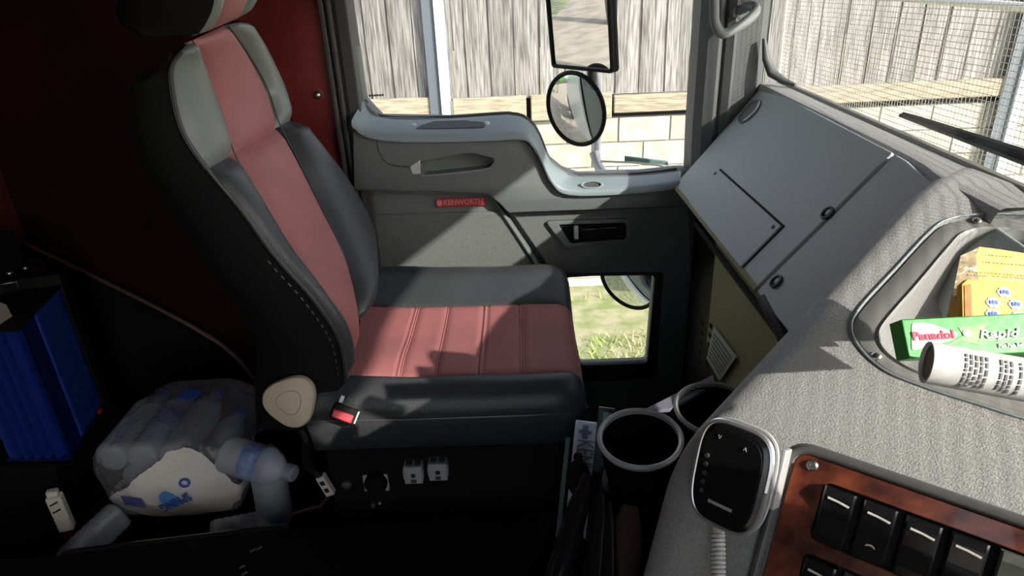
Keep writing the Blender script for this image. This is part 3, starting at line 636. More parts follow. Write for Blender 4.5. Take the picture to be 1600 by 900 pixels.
c = PX(1510, 521); MB().lathe(PB @ Vector((c.x, c.y, .0004)), ez, [(.003, 0), (.003, .0005)], 10).build('flash_dot', mat('pale_dot', (.5, .7, .45), .5), pb)
# white printed tube
a, b = W(1447, 566, D=.425), W(1625, 598, D=.408); ax = (b - a).normalized(); R = .0138
tb_ = thing('pill_tube', a.lerp(b, .5) - n_ * R, 'white tube with red and black print beside the green box', 'tube')
xx = (EYE - a).normalized(); xx = (xx - ax * xx.dot(ax)).normalized(); yy = ax.cross(xx)
MB().lathe(a, ax, [(R * .86, .003), (R * .9, .0), (R, 0), (R, .01), (R, (b - a).length)], 32).build('tube_body', white_pap, tb_, angle=50)
MB().lathe(a, ax, [(.0, .0022), (R * .87, .0022), (R * .87, .004)], 24).build('tube_end', mat('brown_liner', (.28, .19, .15), .7), tb_)
def on_tube(l, an): return a + ax * l + (xx * math.cos(an) + yy * math.sin(an)) * (R + .0003)
rng = random.Random(3)
for nm, m, ls_ in [('black_print', grey_ink, [.018, .0208, .0236, .0264, .0292, .037, .0398, .0426, .0475]), ('red_print', red_ink, [.060, .0632, .0664])]:
    t_ = MB()
    for l in ls_:
        an = -.75
        while an < .75:
            st = rng.uniform(.10, .30); l2 = l
            p0_, p1_ = on_tube(l2, an), on_tube(l2, an + st); nn = (xx * math.cos(an + st / 2) + yy * math.sin(an + st / 2))
            t_.box((p0_ + p1_) / 2 + nn * .0001, (p1_ - p0_) / 2, ax * .0006, nn * .0002); an += st + rng.uniform(.04, .09)
    tag(t_.build(nm, m, tb_, smooth=False), kind='stuff')
t_ = MB()
for k in range(16):
    an = -.25 + .35 * math.sin(k * 2 * PI / 16); l = .0745 + .0045 * math.cos(k * 2 * PI / 16); t_.lathe(on_tube(l, an), (xx * math.cos(an) + yy * math.sin(an)), [(.0012, -.0004), (.0012, .0003)], 6)
t_.build('red_logo', red_ink, tb_)
# yellow sachet and orange card behind
o, ex, ey, ez = basis(1560, 445, .515, (1640, 452), .35)
YS = frame(o, ex, ey, ez)
def Q(M4, o_, px, py): q = M4.inverted() @ W(px, py, pl=(o_, M4.col[2].xyz)); return q
ys = thing('yellow_sachet', o - ey * .05, 'yellow film sachet with a clear torn corner standing in the tray', 'packet')
po = [Q(YS, o, *p) for p in [(1478, 502), (1492, 440), (1500, 400), (1530, 386), (1560, 390), (1640, 402), (1650, 470), (1640, 505)]]
cr = [Q(YS, o, *p) for p in [(1526, 502), (1528, 440), (1524, 400), (1530, 386), (1560, 390), (1640, 402), (1650, 470), (1640, 505)]]
plate('yellow_film', [(p.x, p.y) for p in cr], [], .0012, YS, yellow_pap, ys, 0)
plate('clear_corner', [(p.x, p.y) for p in po[:3]] + [(cr[3].x, cr[3].y), (cr[2].x, cr[2].y), (cr[1].x, cr[1].y), (cr[0].x, cr[0].y)], [], .0012, YS, mat('brown_film', (.42, .34, .20), .25, bump=.8, bscale=90, col2=(.22, .17, .09), vscale=60), ys, 0)
t_ = MB()
for (px0, px1, py) in [(1540, 1580, 399), (1535, 1600, 410), (1515, 1600, 425), (1512, 1545, 430), (1552, 1600, 432)]:
    x = px0
    while x < px1:
        q = Q(YS, o, x, py + (x - px0) * .08); l = rng.uniform(2, 5); t_.box(YS @ Vector((q.x, q.y, .0008)), ex * (l * .00022), ey * .0005, ez * .0002); x += l + 2.2
tag(t_.build('printed_lines', mat('brown_ink', (.30, .20, .05), .6), ys, smooth=False), kind='stuff')
o, ex, ey, ez = basis(1570, 470, .485, (1640, 476), .3)
OC = frame(o, ex, ey, ez)
oc = thing('orange_card', o - ey * .03, 'orange card box with blue flower spots behind the green box', 'box')
po = [Q(OC, o, *p) for p in [(1504, 502), (1503, 444), (1512, 436), (1650, 446), (1652, 506)]]
plate('card', [(p.x, p.y) for p in po], [], .006, OC @ Matrix.Translation((0, 0, -.003)), orange_pap, oc, .0005)
po = [Q(OC, o, *p) for p in [(1507, 500), (1506, 446), (1516, 444), (1518, 500)]]
plate('dark_edge', [(p.x, p.y) for p in po], [], .0006, OC @ Matrix.Translation((0, 0, .0003)), mat('amber_edge', (.42, .16, .02), .6), oc, 0)
for px, py in [(1568, 457), (1551, 473), (1586, 476), (1550, 491), (1590, 495)]:
    q = Q(OC, o, px, py); s = MB(); s2 = MB()
    for k in range(6): s.lathe(OC @ Vector((q.x + .0032 * math.cos(k * PI / 3), q.y + .0022 * math.sin(k * PI / 3), .0)), ez, [(.0022, 0), (.0022, .0006)], 8)
    fl = s.build('spot', lt_blue, oc)
    for x in (-.002, .0002, .0022): s2.box(OC @ Vector((q.x + x, q.y + (.0004 if x > 0 else 0), .0009)), ex * .0009, ey * .0012, ez * .0003)
    s2.build('spot_mark', blue_ink, fl)
# ------------------------------------------------------------------ passenger seat
seat = thing('passenger_seat', (-.15, 1.12, .385), 'black and red leather passenger seat with paler shoulder panels', 'seat')
XF, XB = .092, -.37
def fx(x):                                    # front rounding: how far the top drops
    return 0
xs_end = [(-.05, 0), (-.03, -.001), (-.016, -.006), (-.006, -.015), (0, -.03), (.003, -.06), (-.004, -.115)]
def xstations(base): return [(x, 0, 0) for x in base if x < XF - .055] + [(XF + a, b, 1) for a, b in xs_end]
def cushion(name, prof, m, seams=(), amp=.0, corner=0, xf=0):
    base = [XB + k * .015 for k in range(30)]
    st = []
    for x in base: st.append((x, 0))
    for s in seams: st += [(s - .004, 0), (s - .0015, -.0018), (s + .0015, -.0018), (s + .004, 0)]
    st = sorted([q for q in st if q[0] < XF - .055]) + [(XF + a, b) for a, b in xs_end]
    rows = []
    for x, dz_ in st:
        r = []
        e = max(0, (x - (XF - .05)) / .05)
        for y, z_ in prof:
            wob = noise.noise(Vector((x * 9, y * 12, 3.1))) * amp
            yy2 = y + corner * e * e
            back = .010 * max(0, (-.18 - x) / .2)
            zz = z_ + dz_ * (1 if z_ > .45 else max(0, (z_ - .38) / .07)) + wob + back * (1 if z_ > .47 else 0)
            r.append((x + xf * (1 if dz_ else 0), yy2, max(zz, .388)))
        rows.append(r)
    return MB().loft(rows).build(name, m, seat, angle=70)
def densify(p, n=4): return [tuple(q) for q in catmull([Vector(a) for a in p], n)]
sm = [W(643, 500, Z=.51).x, W(650, 500, Z=.51).x, W(693, 520, Z=.51).x, W(752, 520, Z=.51).x, W(759, 520, Z=.51).x, W(810, 520, Z=.51).x, W(817, 520, Z=.51).x]
cushion('seat_insert', densify([(.945, .490), (.950, .506), (1.0, .511), (1.08, .508), (1.15, .510), (1.2, .510), (1.208, .490)]), leather_red, sm, .004)
cushion('seat_bolster', densify([(.948, .490), (.944, .505), (.930, .514), (.910, .511), (.893, .497), (.885, .480), (.884, .466)]), leather_black, (), .003, .012)
cushion('seat_bolster', densify([(1.202, .490), (1.210, .510), (1.25, .528), (1.30, .545), (1.345, .538), (1.372, .51), (1.38, .46), (1.38, .40)]), leather_black, (), .006, -.02)
sk = []
for k in range(70):
    x = XB + k * (XF - XB) / 69; g = .0035 * math.sin(x * 420) * (1 if -.30 < x < -.10 else .15)
    sk.append([(x, .886, .468), (x, .884 + g * .4, .455), (x, .888 + g, .436), (x, .893, .42), (x, .898, .395), (x, .92, .388)])
MB().loft(sk).build('seat_skirt', leather_black, seat, angle=80)
MB().abox(XB, XF - .006, .90, 1.37, .386, .47).build('seat_base', black_fabric, seat, bevel=.01)
MB().tube([(XB, .8835, .466), (-.2, .8825, .464), (0, .8825, .465), (XF - .03, .886, .466), (XF - .004, .897, .462), (XF + .004, .915, .455)], .0022, 6).build('piping', piping_m, seat)
# backrest: rows of pixels measured on the photograph (near edge, insert edges, far edge)
brow = [[(283, 82), (300, 64), (355, 38), (385, 32)], [(267, 115), (320, 110), (388, 85), (415, 80)], [(284, 200), (345, 175), (418, 140), (440, 133)], [(325, 265), (366, 241), (438, 198), (459, 186)],
        [(375, 325), (401, 304), (466, 252), (495, 229)], [(430, 400), (446, 382), (500, 321), (538, 281)], [(490, 468), (498, 456), (536, 397), (573, 345)], [(530, 530), (536, 515), (552, 470), (578, 408)], [(542, 590), (546, 570), (553, 512), (570, 455)]]
R3 = []
for i, r in enumerate(brow):
    a = W(*r[0], Y=.91)
    R3.append([a] + [W(*q, X=a.x) for q in r[1:]])
def column(j, n=6): return catmull([r[j] for r in R3], n)
CA, CB, CC, CDl = (column(j) for j in range(4))
NR = len(CA)
fwd = Vector((.93, 0, .25)).normalized()
def patch(name, c0, c1, m, bulge, i0=0, i1=None, n=9, edge=.006, pw=.6):
    i1 = NR if i1 is None else i1
    rows = []
    for i in range(i0, i1):
        r = []
        ei = min(i - i0, i1 - 1 - i); fe = min(1, (ei + .2) / 2.2)
        for k in range(n + 1):
            t = k / n; b = (math.sin(PI * t)) ** pw * bulge * fe - (edge if k in (0, n) else 0) - (edge if ei == 0 else 0)
            r.append(c0[i].lerp(c1[i], t) + fwd * b)
        rows.append(r)
    return MB().loft(rows).build(name, m, seat, angle=75)
isplit = 18
patch('backrest_insert', CB, CC, leather_red, .010, 0, isplit + 1); patch('backrest_insert', CB, CC, leather_red, .014, isplit, NR)
for q in (patch('shoulder_panel', CA, CB, leather_pale, .016, 0, isplit + 1), patch('shoulder_panel', CC, CDl, leather_pale, .016, 0, isplit + 1)): q['label'] = 'paler shoulder panel'
patch('side_bolster', CA, CB, leather_black, .016, isplit, NR); patch('side_bolster', CC, CDl, leather_black, .030, isplit, NR)
MB().tube([p + fwd * .002 + Vector((0, -.003, 0)) for p in CA], .0028, 8).build('piping', piping_m, seat)
MB().tube([p + fwd * .001 for p in CB], .0012, 5).build('seam', piping_m, seat); MB().tube([p + fwd * .001 for p in CC], .0012, 5).build('seam', piping_m, seat)
# black shell round the back
shl = []
for i in range(NR):
    a, d = CA[i], CDl[i]; t = i / (NR - 1); th = (.050 + .095 * t ** 1.1) * min(1, .55 + i * .12)
    sdn = Vector((0, 0, -.02 * (1 - t)))
    shl.append([a - fwd * .004, a + Vector((-.012, -.009, 0)), a + Vector((-th * .6, -.016, 0)) + sdn, a + Vector((-th, -.004, 0)) + sdn, a + Vector((-th - .02, .04, 0)) + sdn,
                Vector((a.x - th - .025, (a.y + d.y) / 2, a.z)) + sdn, d + Vector((-th - .02, -.04, 0)) + sdn, d + Vector((-th, .002, 0)), d + Vector((-.015, .01, 0)), d - fwd * .004])
last = [p + Vector((-.02, 0, -.09)) for p in shl[-1]]; shl.append(last)
MB().loft(shl).add(shl[0], [tuple(range(10))]).build('backrest_shell', black_fabric, seat, angle=60)
# stitched edge low on the near side
stt = MB()
for i in range(30, NR - 2):
    p = CA[i] + Vector((-.010, -.011, 0)); q = CA[i + 1] + Vector((-.010, -.011, 0)); stt.tube([p.lerp(q, .25), p.lerp(q, .7)], .0013, 5)
tag(stt.build('stitching', piping_m, seat), kind='stuff')
# headrest
hrow = [[(310, 53), (326, 48), (372, 29), (386, 20)], [(322, 36), (338, 30), (380, 16), (394, 8)], [(334, 5), (348, -2), (390, -12), (404, -18)], [(338, -60), (352, -66), (394, -80), (408, -86)], [(334, -130), (348, -136), (388, -152), (402, -158)]]
H3 = []
for r in hrow:
    a = W(*r[0], Y=.93); H3.append([a] + [W(*q, X=a.x) for q in r[1:]])
HC = [catmull([r[j] for r in H3], 4) for j in range(4)]
_NR, NR = NR, len(HC[0])
patch('headrest_insert', HC[1], HC[2], leather_red, .008); patch('headrest_side', HC[0], HC[1], leather_pale, .008); patch('headrest_side', HC[2], HC[3], leather_pale, .010)
hsr = []
for i in range(NR):
    a, d = HC[0][i], HC[3][i]; k = .5 + .5 * math.sin(PI * (i + .5) / NR)
    hsr.append([a, a + Vector((-.02, -.015, 0)), a + Vector((-.10 * k, -.02, 0)), a + Vector((-.14 * k, .02, .0)), d + Vector((-.14 * k, -.02, 0)), d + Vector((-.10 * k, .01, 0)), d + Vector((-.02, .008, 0)), d])
MB().loft(hsr).add(hsr[0], [tuple(range(8))]).add(hsr[-1], [tuple(range(8))]).build('headrest_shell', black_fabric, seat, angle=60)
NR = _NR
# beige recliner knob
kp = W(453, 628, Y=.865); kax = Vector((.10, -.94, .34)).normalized()
tri = lambda t: 1 + .085 * math.cos(3 * (t + .25))
kn = MB().lathe(kp - kax * .022, kax, [(.020, -.02), (.036, 0), (.0405, .006), (.0415, .016), (.039, .022), (.034, .0245), (.0, .0255)], 48, shape=tri).build('recliner_knob', beige, seat, angle=35); kn['label'] = 'beige rounded triangular knob'
rg = []
for k in range(37):
    t = k * 2 * PI / 36; e1 = kax.cross(Vector((0, 0, 1))).normalized(); e2 = kax.cross(e1); rg.append(kp + kax * .0030 + (e1 * math.cos(t) + e2 * math.sin(t)) * .019 * tri(t))
MB().tube(rg, .0011, 6).build('embossed_ring', mat('beige_shadow', (.42, .36, .27), .5), kn)
MB().lathe(kp - kax * .07, kax, [(.018, 0), (.018, .05)], 16).build('knob_shaft', black, seat)
# ------------------------------------------------------------------ belt buckle
bp_ = W(539, 646, Y=.862)
bk = thing('belt_buckle', bp_ + Vector((.0, .01, -.05)), 'black seat belt buckle with red button at the seat corner', 'buckle')
bx = (W(556, 652, Y=.862) - W(522, 640, Y=.862)).normalized(); bz_ = Vector((.05, -.80, .60)).normalized(); bz_ = (bz_ - bx * bz_.dot(bx)).normalized(); by = bz_.cross(bx)
MB().box(bp_ - bz_ * .022 - by * .002, bx * .022, by * .0135, bz_ * .022).build('housing', black, bk, bevel=.004)
MB().box(bp_ - by * .005 + bz_ * .001 - bx * .002, bx * .0165, by * .0065, bz_ * .004).build('release_button', red_plastic, bk, bevel=.002)
MB().box(bp_ + bx * .0195 + bz_ * .001, bx * .0012, by * .010, bz_ * .0015).build('bright_edge', silver_rim, bk)
MB().box(bp_ + by * .0085 + bz_ * .0005, bx * .015, by * .002, bz_ * .001).build('slot', dark_gap, bk)
MB().box(bp_ + by * .019 - bx * .013 + bz_ * -.004, bx * .0035, by * .006, bz_ * .002).build('tongue_guide', silver_rim, bk, bevel=.001)
MB().loft([[p + bx * s for s in (-.014, .014)] for p in (bp_ - bz_ * .04, bp_ - bz_ * .05 - Vector((0, 0, .04)), bp_ + Vector((-.01, .05, -.12)))]).build('stalk', black, bk)
# ------------------------------------------------------------------ black seat box with sockets
YB = .935
sb = thing('seat_box', (-.16, 1.1, .0), 'black steel box under the seat with power sockets on its face', 'seat box')
MB().abox(-.37, .055, YB, 1.36, .0, .384).build('box_body', black, sb, bevel=.004)
a, b = W(520, 692, Y=YB), W(800, 679, Y=YB); MB().tube([a, a.lerp(b, .5), b], [.0022, .0026, .001], 6).build('edge_bead', mat('edge_grey', (.12, .12, .12), .35, .3), sb)  # lighter grey bead along the top edge of the box
def on_box(px, py, out=0): return W(px, py, Y=YB - out)
for i, (px, py) in enumerate([(647, 737), (685, 732)]):
    p = on_box(px, py, .012); s = MB(); s.box(p, (.0165, 0, 0), (0, .012, 0), (0, 0, .018)); s.box(p + Vector((0, 0, .0)), (.0185, 0, 0), (0, .010, 0), (0, 0, .010))
    an = s.build('battery_connector', grey_conn, sb, bevel=.002)
    MB().lathe(p + Vector((0, -.0118, .001)), (0, -1, 0), [(.0045, 0), (.0045, .001)], 12).build('hole', dark_gap, an)
    MB().lathe(p + Vector((-.001, -.013, .0005)), (0, -1, 0), [(.002, 0), (.0015, .0015)], 8).build('rivet', chrome, an)
    MB().box(p + Vector((-.007, .002, .0195)), (.0055, 0, 0), (0, .009, 0), (0, 0, .002)).box(p + Vector((.008, .002, .0195)), (.0055, 0, 0), (0, .009, 0), (0, 0, .002)).build('contact_tab', seal, an)
    MB().box(p + Vector((0, -.0125, -.011)), (.005, 0, 0), (0, .0008, 0), (0, 0, .0035)).build('moulded_mark', seal, an)
p = on_box(588, 754, .002)
so = plate('socket_plate', rrect(.046, .037, .003), [], .004, frame(p, (1, 0, .02), (0, 0, 1)), grey_conn, sb, .0008)
MB().lathe(p + Vector((.001, 0, .004)), (0, -1, 0), [(.0205, 0), (.0205, .012), (.018, .016), (.0, .017)], 24).build('socket_cap', black, so)
for px, py, r in [(542, 756, .0105), (584, 788, .0055), (594, 784, .0042)]:
    MB().lathe(on_box(px, py), (0, -1, 0), [(r, -.002), (r, .003), (r * .8, .006), (r * .3, .007)], 12 if r < .01 else 6).build('bolt', steel, sb)
pc = on_box(509, 757, .02); cx_ = Vector((.30, 0, -.95)).normalized(); cy2 = Vector((.95, 0, .30))
pg = thing('wire_connector', pc, 'white two-hole plug on a cable beside the seat box', 'connector')
MB().box(pc, cx_ * .022, cy2 * .008, (0, .007, 0)).build('plug_body', white_conn, pg, bevel=.0015)
for s in (-.009, .008): MB().box(pc + cx_ * s + Vector((0, -.0072, 0)), cx_ * .0045, cy2 * .004, (0, .0006, 0)).build('pin_hole', dark_gap, pg)
MB().tube(catmull([pc - cx_ * .02, pc - cx_ * .05 + Vector((-.01, .0, 0)), W(480, 690, Y=.90), W(470, 668, Y=.91)], 5), [.006] * 4 + [.009] * 12, 8).build('cable', black, pg)
MB().tube([pc + cx_ * .02, pc + cx_ * .05 + Vector((-.03, .0, 0)), pc + Vector((-.07, 0, -.065))], .003, 6).build('cable', mat('red_cable', (.05, .012, .012), .5), pg)
# ------------------------------------------------------------------ engine cover in front, well behind it
ZE = .25
la, lb, lc = W(95, 862, Z=ZE), W(450, 820, Z=ZE), W(880, 792, Z=ZE)
ld = W(820, 905, Z=ZE)
ec = [(XR + .02, la.y - .02), (la.x, la.y), (lb.x, lb.y), (lc.x, lc.y - .002), (ld.x, ld.y), (ld.x - .02, YN + .02), (XR + .02, YN + .02)]
tn = struct(plate('trim_3', ec, [], ZE - .002, frame((0, 0, (ZE) / 2), (1, 0, 0), (0, 1, 0)), black, None, .012))
MB().tube([Vector((p.x, p.y + .002, ZE - .006)) for p in (la, la.lerp(lb, .5), lb)], .006, 8).build('edge_strip', black_gloss, tn)
rl = MB()
for k, (px, py) in enumerate([(405, 857), (395, 860), (378, 886), (382, 896)]): rl.tube([W(px - 4, py + 2, Z=ZE + .001), W(px + 4, py - 3, Z=ZE + .001)], .002, 6)
tag(rl.build('glints', mat('glint_grey', (.05, .05, .05), .4), tn), kind='stuff')  # faint reflections on the cover, drawn as grey strokes
WF = .13
struct(MB().abox(XR + .02, -.372, la.y - .01, YD - .025, 0, WF).build('trim_4', black_fabric, bevel=.004))
# ------------------------------------------------------------------ blue inverter
inv0 = W(108, 714, Z=.27); iz0, iz1 = .27, .56
dR = Vector((-.24, .97, 0)).normalized(); dL = Vector((-1, .02, 0)).normalized(); nR = Vector((.97, .24, 0)); nL = Vector((.02, -1, 0))
iv = thing('power_inverter', inv0 + Vector((-.05, .08, 0)), 'blue ribbed power inverter fixed against the rear wall', 'inverter')
LR = .20; pr = [inv0.xy]
def P2(l, d, o, n): q = inv0 + d * l + n * o; return Vector((q.x, q.y))
flatpart = [P2(.0, dR, 0, nR), P2(.012, dR, .0, nR), P2(.013, dR, -.003, nR), P2(.075, dR, -.003, nR), P2(.076, dR, 0, nR)]
teeth = []
for k in range(15):
    l = .080 + k * .0075; teeth += [P2(l, dR, .002, nR), P2(l + .003, dR, .002, nR), P2(l + .0035, dR, -.003, nR), P2(l + .007, dR, -.003, nR)]
big = []
for k in range(5):
    l = .105 - k * .022; big += [P2(l + .009, dL, -.010, nL), P2(l + .007, dL, .004, nL), P2(l, dL, .004, nL), P2(l - .003, dL, -.010, nL)]
poly = flatpart + teeth + [P2(LR, dR, 0, nR), P2(LR, dR, -.09, nR), P2(.125, dL, -.06, nL), P2(.125, dL, 0, nL)] + big
fm = MB(); n = len(poly)
fm.loft([[(p.x, p.y, z_) for p in poly] for z_ in (iz0, iz1)], True); fm.build('heat_sink', blue_alu, iv, smooth=False)
ip = [P2(.0125, dR, -.0026, nR), P2(.0755, dR, -.0026, nR)]
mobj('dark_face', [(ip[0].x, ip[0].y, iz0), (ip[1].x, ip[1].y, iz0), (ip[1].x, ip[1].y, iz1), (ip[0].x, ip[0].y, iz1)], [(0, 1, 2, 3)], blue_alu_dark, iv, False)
endp = [inv0.xy + Vector((.004, -.004)), P2(LR + .004, dR, .004, nR), P2(LR + .004, dR, -.10, nR), P2(.13, dL, -.07, nL), P2(.13, dL, .004, nL)]
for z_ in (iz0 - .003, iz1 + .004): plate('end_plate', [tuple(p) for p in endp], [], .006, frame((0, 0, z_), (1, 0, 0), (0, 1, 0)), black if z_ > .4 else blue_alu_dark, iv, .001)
sdp = [P2(LR + .002, dR, .006, nR), P2(LR + .03, dR, .006, nR), P2(LR + .03, dR, -.1, nR), P2(LR + .002, dR, -.1, nR)]
plate('mounting_plate', [tuple(p) for p in sdp], [], iz1 - iz0 + .06, frame((0, 0, (iz0 + iz1) / 2), (1, 0, 0), (0, 1, 0)), black, iv, .002)
MB().lathe(W(130, 680, X=inv0.x + .02) if False else Vector((P2(.17, dR, .002, nR).x, P2(.17, dR, .002, nR).y, iz0 - .012)), (0, 0, -1), [(.009, -.012), (.009, .006), (.006, .012)], 12).build('red_terminal', mat('terminal_red', (.35, .02, .015), .4), iv)
MB().abox(XR + .022, inv0.x - .02, inv0.y - .02, inv0.y + .20, WF, iz0 - .006).build('shelf_bracket', black, iv)
# black fuse box and grey strap above the inverter
fb = thing('fuse_box', W(40, 450, X=-1.12), 'black fuse box with cables on the wall above the blue inverter', 'fuse box')
MB().box(W(36, 462, X=-1.10) + Vector((-.02, 0, .03)), (.045, .02, 0), (-.02, .07, 0), (0, 0, .030)).build('case', black_gloss, fb, bevel=.006)
MB().abox(XR + .02, -1.10, W(36, 462, X=-1.10).y - .04, W(36, 462, X=-1.10).y + .04, .585, .67).build('backplate', black, fb)
MB().lathe(W(14, 428, X=-1.048), (1, -.1, .5), [(.006, 0), (.006, .006), (.003, .009)], 12).build('terminal_stud', chrome, fb)
MB().lathe(W(38, 420, X=-1.048), (1, -.1, .5), [(.004, 0), (.004, .005), (.002, .007)], 12).build('terminal_stud', steel, fb)
MB().tube(catmull([W(62, 458, X=-1.04), W(50, 470, X=-1.035), W(35, 474, X=-1.03), W(18, 486, X=-1.03), W(5, 492, X=-1.03)], 5), .004, 6).build('cable', mat('yellow_cable', (.10, .10, .05), .5), fb)
a4 = [W(*q, X=-.985) for q in [(-6, 470), (10, 476), (22, 500), (20, 512), (6, 520), (-8, 520)]]
gs = mobj('grey_bracket', a4 + [p + Vector((-.03, 0, 0)) for p in a4], [(0, 1, 2, 3, 4, 5), (6, 7, 8, 9, 10, 11)] + [(i, (i + 1) % 6, 6 + (i + 1) % 6, 6 + i) for i in range(6)], mat('taupe', (.30, .26, .24), .6), smooth=False)
tag(gs, 'taupe grey block lying on top of the blue inverter', 'block')
# white relay by the inverter
rp = W(95, 800, Z=.20)
ry = thing('white_plug', rp, 'white plastic plug standing left of the water pack', 'plug')
MB().box(rp, (.013, .004, 0), (-.004, .010, 0), (0, 0, .042)).build('plug_body', white_conn, ry, bevel=.003)
MB().box(rp + Vector((-.002, .002, .045)), (.010, .003, 0), (-.003, .007, 0), (0, 0, .008)).build('plug_top', white_conn, ry, bevel=.003)
for z_ in (.030, .012): MB().box(rp + Vector((.003, -.0105, z_)), (.007, .002, .003), (0, .001, 0), (0, 0, .0018)).build('notch', dark_gap, ry)
MB().tube([rp + Vector((0, 0, -.04)), rp + Vector((-.01, .0, -.07))], .007, 8).build('red_lead', mat('lead_red', (.12, .01, .01), .5), ry)
# ------------------------------------------------------------------ bottles
def bottle_prof(L=.215, R=.0325):
    p = [(.0, .004), (R * .6, .0), (R * .92, .003), (R, .010)]
    z = .018
    while z < L * .62: p += [(R, z), (R * .955, z + .005), (R, z + .010)]; z += .014
    p += [(R, L * .66), (R * .93, L * .72), (R * .72, L * .80), (R * .45, L * .87), (.0135, L * .90), (.0135, L * .93)]
    return p
def bottle(name, base, ax, label, group=None, L=.215, R=.0325, capm=cap_blue, lab=True, wob=0, lam=label_blue):
    base = Vector(base); ax = Vector(ax).normalized()
    t = thing(name, base, label, 'bottle', group)
    sh_ = (lambda a_: 1 + wob * math.sin(3 * a_ + 1) + wob * .6 * math.sin(5 * a_)) if wob else None
    MB().lathe(base, ax, bottle_prof(L, R), 20, shape=sh_).build('bottle_body', bottle_m, t, angle=60)
    MB().lathe(base + ax * L * .915, ax, [(.0148, 0), (.0148, .014), (.0125, .0165), (0, .0168)], 16).build('cap', capm, t)
    if lab: MB().lathe(base + ax * L * .34, ax, [(R * 1.012, 0), (R * 1.015, .002), (R * 1.015, L * .26), (R * 1.012, L * .262)], 24, cap=False).build('paper_label', lam, t)
    return t
WP0 = Vector((-.70, .975, WF))       # near bottom corner region of the pack
pa = (Vector((.02, 1, .06))).normalized()
px_ = Vector((1, -.02, .03)).normalized(); pz_ = px_.cross(pa).normalized()
pack_o = W(178, 812, Z=WF + .01) + Vector((.035, .005, .028))
lbls = ['leftmost bottom', 'second bottom', 'third bottom', 'fourth bottom']
for r_ in range(3):
    for k in range(4 - (r_ == 2)):
        b0 = pack_o + px_ * (.067 * k + (.033 if r_ == 1 else .0) * 1 + (.001 if r_ == 2 else 0)) + pz_ * (.060 * r_) + pa * (.004 * ((k * 7 + r_ * 3) % 4))
        if r_ == 1 and k == 3: continue
        bottle('water_bottle', b0, pa if (k + r_) % 2 else pa, 'clear water bottle lying inside the shrink wrapped pack', 'bottles inside the shrink wrapped pack', lab=(r_ == 2 and k == 1))
# shrink film round the pack: rings from the near end to the far end
ctr = pack_o + px_ * .10 + pz_ * .062
fr_ = []; fmat = []
NC = 220
for i in range(57):
    i = i * .75; l = -.022 + i * .28 / 42; e = min(1, ((i / 3 + .6) / 2.0) ** .8, ((14 - i / 3 + .8) / 2.6) ** .8); row = []
    for k in range(NC):
        t = 2 * PI * k / NC; c_, s_ = math.cos(t), math.sin(t)
        rx = .142 * (abs(c_) ** .55) * (1 if c_ > 0 else -1); rz = .098 * (abs(s_) ** .60) * (1 if s_ > 0 else -1)
        wv = 1 + .035 * noise.noise(Vector((c_ * 2.2, s_ * 2.2, l * 14))) + .02 * noise.noise(Vector((c_ * 6, s_ * 6, l * 40)))
        shr = 1 - .12 * max(0, i / 3 - 7) / 7
        row.append(ctr + pa * l + px_ * rx * e * wv * shr + pz_ * (rz * e * wv * (1 - .10 * max(0, i / 3 - 8) / 6)))
    fr_.append(row)
fw = MB(); fw.loft(fr_, True, cap=True)
def printed_film():
    # clear film whose near end carries a white print with an uneven upper edge
    m = wrap_m.copy(); m.name = 'printed_film'; nt = m.node_tree; N = nt.nodes; L = nt.links
    out = [n for n in N if n.type == 'OUTPUT_MATERIAL'][0]; clear = out.inputs[0].links[0].from_socket
    w = N.new('ShaderNodeBsdfPrincipled'); w.inputs['Base Color'].default_value = (.86, .85, .80, 1); w.inputs['Roughness'].default_value = .32
    tc = N.new('ShaderNodeTexCoord'); sp = N.new('ShaderNodeSeparateXYZ'); L.new(tc.outputs['Object'], sp.inputs[0])
    nb = N.new('ShaderNodeTexNoise'); nb.inputs['Scale'].default_value = 16; nb.inputs['Detail'].default_value = 4; L.new(tc.outputs['Object'], nb.inputs[0])
    bp = N.new('ShaderNodeBump'); bp.inputs['Strength'].default_value = 1; bp.inputs['Distance'].default_value = .012; L.new(nb.outputs[0], bp.inputs['Height']); L.new(bp.outputs[0], w.inputs['Normal'])
    def math_(op, a, b):
        q = N.new('ShaderNodeMath'); q.operation = op
        for k, v in enumerate((a, b)):
            if isinstance(v, (int, float)): q.inputs[k].default_value = v
            else: L.new(v, q.inputs[k])
        return q.outputs[0]
    mr = N.new('ShaderNodeMapRange'); mr.inputs[1].default_value = -.15; mr.inputs[2].default_value = .15; L.new(sp.outputs[0], mr.inputs[0])
    cr = N.new('ShaderNodeValToRGB'); cr.color_ramp.interpolation = 'B_SPLINE'; el = cr.color_ramp.elements
    el[0].position = 0; el[0].color = (.045,) * 3 + (1,); el[1].position = 1; el[1].color = (.05,) * 3 + (1,)
    for p_, v in ((.25, .10), (.50, .165), (.70, .195), (.84, .17)):
        e_ = el.new(p_); e_.color = (v, v, v, 1)
    L.new(mr.outputs[0], cr.inputs[0])
    zc = math_('ADD', cr.outputs[0], math_('MULTIPLY', math_('SUBTRACT', nb.outputs[0], .5), .05))
    a = math_('LESS_THAN', sp.outputs[2], zc); b = math_('LESS_THAN', sp.outputs[1], math_('ADD', math_('MULTIPLY', nb.outputs[0], .04), .045))
    mx = N.new('ShaderNodeMixShader'); L.new(math_('MULTIPLY', a, b), mx.inputs[0]); L.new(clear, mx.inputs[1]); L.new(w.outputs[0], mx.inputs[2]); L.new(mx.outputs[0], out.inputs[0])
    return m
film = thing('water_pack_wrap', ctr - pz_ * .10, 'crumpled clear shrink film with white printed end holding the water bottles', 'plastic wrap')
fo = fw.build('film', printed_film(), film, angle=0)
